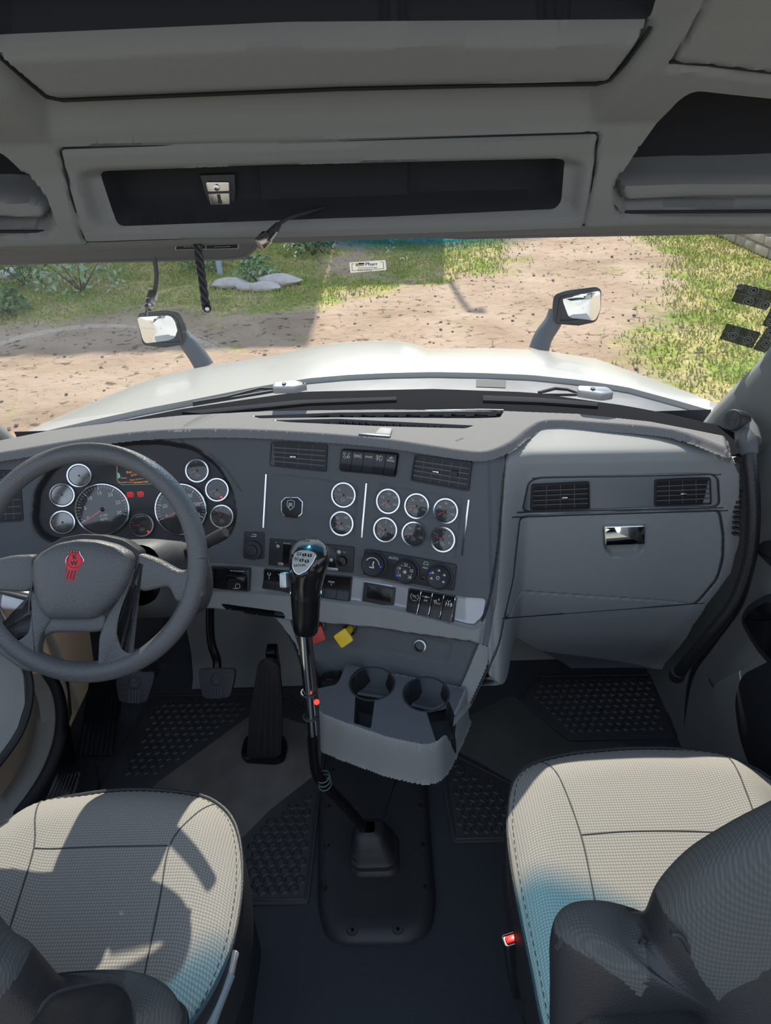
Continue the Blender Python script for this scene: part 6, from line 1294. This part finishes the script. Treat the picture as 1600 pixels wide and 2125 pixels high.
# right side dark labels on the glass
def speaker_label(q4, lab, rings, slots=True):
    u = sum(p[0] for p in q4)/4; v = sum(p[1] for p in q4)/4; f_ = WS.frame(u, v, .001); t = M(); t.prism(f_, rp(f_.locs(q4), .004, 4), -.0004, .0006)
    for (ru, rv, r_) in rings:
        c = f_.loc(ru, rv)
        for rad_, mm_ in ((r_, 2), (r_*.8, 1), (r_*.5, 2)): t.tube([f_(c[0]+rad_*px_*cos(a), c[1]+rad_*px_*sin(a), .0012) for a in np.linspace(0, 2*pi, 21)], .0009, 4, m=mm_)
        t.cyl(f_, r_*.35*px_, .0006, .0012, 0, 12, c[0], c[1], m=1)
    for k in (.3, .36, .42, .7, .76):
        a = V(q4[0])*(1-k)+V(q4[1])*k; b_ = V(q4[3])*(1-k)+V(q4[2])*k; t.line(f_, [f_.loc(*a), f_.loc(*b_)], .0006, .0009, 2)
    a = V(q4[0])*.5+V(q4[3])*.5; b_ = V(q4[1])*.5+V(q4[2])*.5; t.line(f_, [f_.loc(*a), f_.loc(*b_)], .0006, .0009, 2)
    top(t.build('inspection_label', [label_m, mat('label_ring', (.015, .017, .018), .5), mat('label_line', (.30, .31, .31), .6)], smooth=0), lab, 'label', 'dark labels on the windscreen')
label_m = bpy.data.materials.new('smoked_film'); label_m.use_nodes = True; n = label_m.node_tree; n.nodes.clear(); o_ = n.nodes.new('ShaderNodeOutputMaterial'); t_ = n.nodes.new('ShaderNodeBsdfTransparent'); d_ = n.nodes.new('ShaderNodeBsdfDiffuse'); x_ = n.nodes.new('ShaderNodeMixShader')
t_.inputs[0].default_value = (.42, .45, .44, 1); d_.inputs[0].default_value = (.09, .10, .10, 1); x_.inputs[0].default_value = .5; n.links.new(t_.outputs[0], x_.inputs[1]); n.links.new(d_.outputs[0], x_.inputs[2]); n.links.new(x_.outputs[0], o_.inputs[0])
speaker_label([(1534, 588), (1612, 606), (1591, 644), (1517, 625)], 'smoked dark label with ring marks, highest on the right of the windscreen', ((1564, 602, 9), (1553, 625, 9), (1588, 633, 9), (1536, 594, 6)))
speaker_label([(1508, 671), (1579, 690), (1561, 723), (1493, 703)], 'smoked dark label with two rings, lower left of the four', ((1521, 696, 9), (1552, 705, 9)))
speaker_label([(1606, 628), (1660, 640), (1645, 690), (1581, 675)], 'smoked dark label cut by the right picture edge, below the highest one', ((1600, 668, 8),))
speaker_label([(1593, 678), (1650, 690), (1630, 745), (1562, 724)], 'smoked dark label with rings, lowest of the four at the right edge', ((1590, 712, 9), (1598, 690, 8)))

# tweeter, grab handle
t = thing('tweeter', 'round black tweeter on the base of the right windscreen pillar', 'speaker', Pd(1522, 872, 1.62))
f_ = Fr(Pd(1524, 872, 1.60), (0, 1, 0), nrm(V([-.86, -.42, .28]))); M().lathe(f_, [(1e-5, -.03), (.022, -.03), (.0245, -.01), (.0245, .004), (.0225, .008), (.020, .0075), (1e-5, .011)], 32).build('housing', M_dark, t)
m = M(); [m.tube([f_(r_*cos(a), r_*sin(a), .0105) for a in np.linspace(0, 2*pi, 25)], .0007, 4) for r_ in (.006, .010, .014, .018)]; m.build('grille', M_char, t)
t = thing('grab_handle', 'long curved black grab handle at the right of the glovebox', 'grab handle', Pd(1410, 1395, 1.8))
gp_ = [Pd(1553, 918, 1.575), Pd(1556, 950, 1.57), Pd(1562, 1020, 1.575), Pd(1562, 1100, 1.59), Pd(1550, 1180, 1.615), Pd(1520, 1255, 1.65), Pd(1470, 1320, 1.70), Pd(1425, 1375, 1.76), Pd(1408, 1398, 1.80)]
M().tube(crs(gp_, 5), .0158, 18).build('tube', mat('handle_black', (.016, .017, .019), .35, bump=.3, bscale=300), t)
M().tube([Pd(1548, 895, 1.60), Pd(1552, 915, 1.58), Pd(1554, 940, 1.572), Pd(1554, 945, 1.572)], [.020, .0205, .0195, .015], 18).build('upper_socket', M_char, t)
M().tube([Pd(1545, 868, 1.63), Pd(1550, 895, 1.605), Pd(1553, 918, 1.59)], [.016, .026, .028], 20).build('pillar_mount', M_liner, t)
m = M(); m.tube([Pd(1408, 1392, 1.79), Pd(1404, 1403, 1.82)], [.019, .020], 16); m.build('lower_socket', M_dark, t)
# side gasket seen beside the dash
m = M()
for k in range(9): v = 1020+k*11; m.box(Fr(Pd(1534-k*.8, v, 1.62), (1, 0, 0), (0, -1, .3)), .012, .006, -.01, .006, .002)
top(m.build('trim_12', M_dark), kind='structure')

# ---- right door
t = thing('passenger_door', 'grey passenger door panel with black pocket and pull, at the right edge', 'door', (1.0, 1.0, 0))
DX = .935; df = Fr((DX, 1.2, .6), (0, 1, 0), (-1, 0, 0)); df = Fr((DX, 1.2, .6), (0, -1, 0), (-1, 0, .06))
m = M(); m.prism(df, ccw(rp(df.locs([(1478, 1470), (1482, 1420), (1560, 1380), (1600, 1330), (1650, 1150), (1600, 1050), (1800, 900), (2600, 1400), (2000, 2300), (1480, 1640)]), .03, 6)), -.03, .006, .005); m.build('panel', M_gray, t)
m = M(); q = ccw(rp(df.locs([(1535, 1455), (1550, 1400), (1610, 1370), (1900, 1300), (2300, 1700), (1700, 1750), (1570, 1600), (1545, 1530)]), .03, 6)); m.prism(df, q, .004, .016, .005); m.build('pocket', M_dark, t)
m = M(); q = ccw(rp(df.locs([(1560, 1290), (1575, 1255), (1620, 1230), (1800, 1260), (1760, 1420), (1640, 1400), (1595, 1350)]), .025, 6)); m.prism(df, q, .004, .035, .012); m.prism(df, inset(q, .02), .030, .036, .002, m=1); m.build('door_pull', [M_dark, M_blk], t)
m = M(); q = ccw(rp(df.locs([(1576, 1140), (1600, 1122), (1700, 1120), (1700, 1210), (1640, 1200)]), .01, 6)); m.prism(df, q, .002, .020, .006); m.build('switch_plate', M_dark, t)
M().tube([Px(u, v, DX-.012) for u, v in ((1472, 1410), (1480, 1425), (1492, 1432), (1490, 1530), (1492, 1640))], .0022, 6).build('panel_seam', M_dark, t)
for pts, mt in (([(1432, 1640), (1428, 1500), (1440, 1400), (1480, 1330), (1530, 1250), (1560, 1150)], M_dark),):
    M().tube(crs([Px(u, v, .945) for u, v in pts], 5), .012, 8).build('door_seal', mt, t)
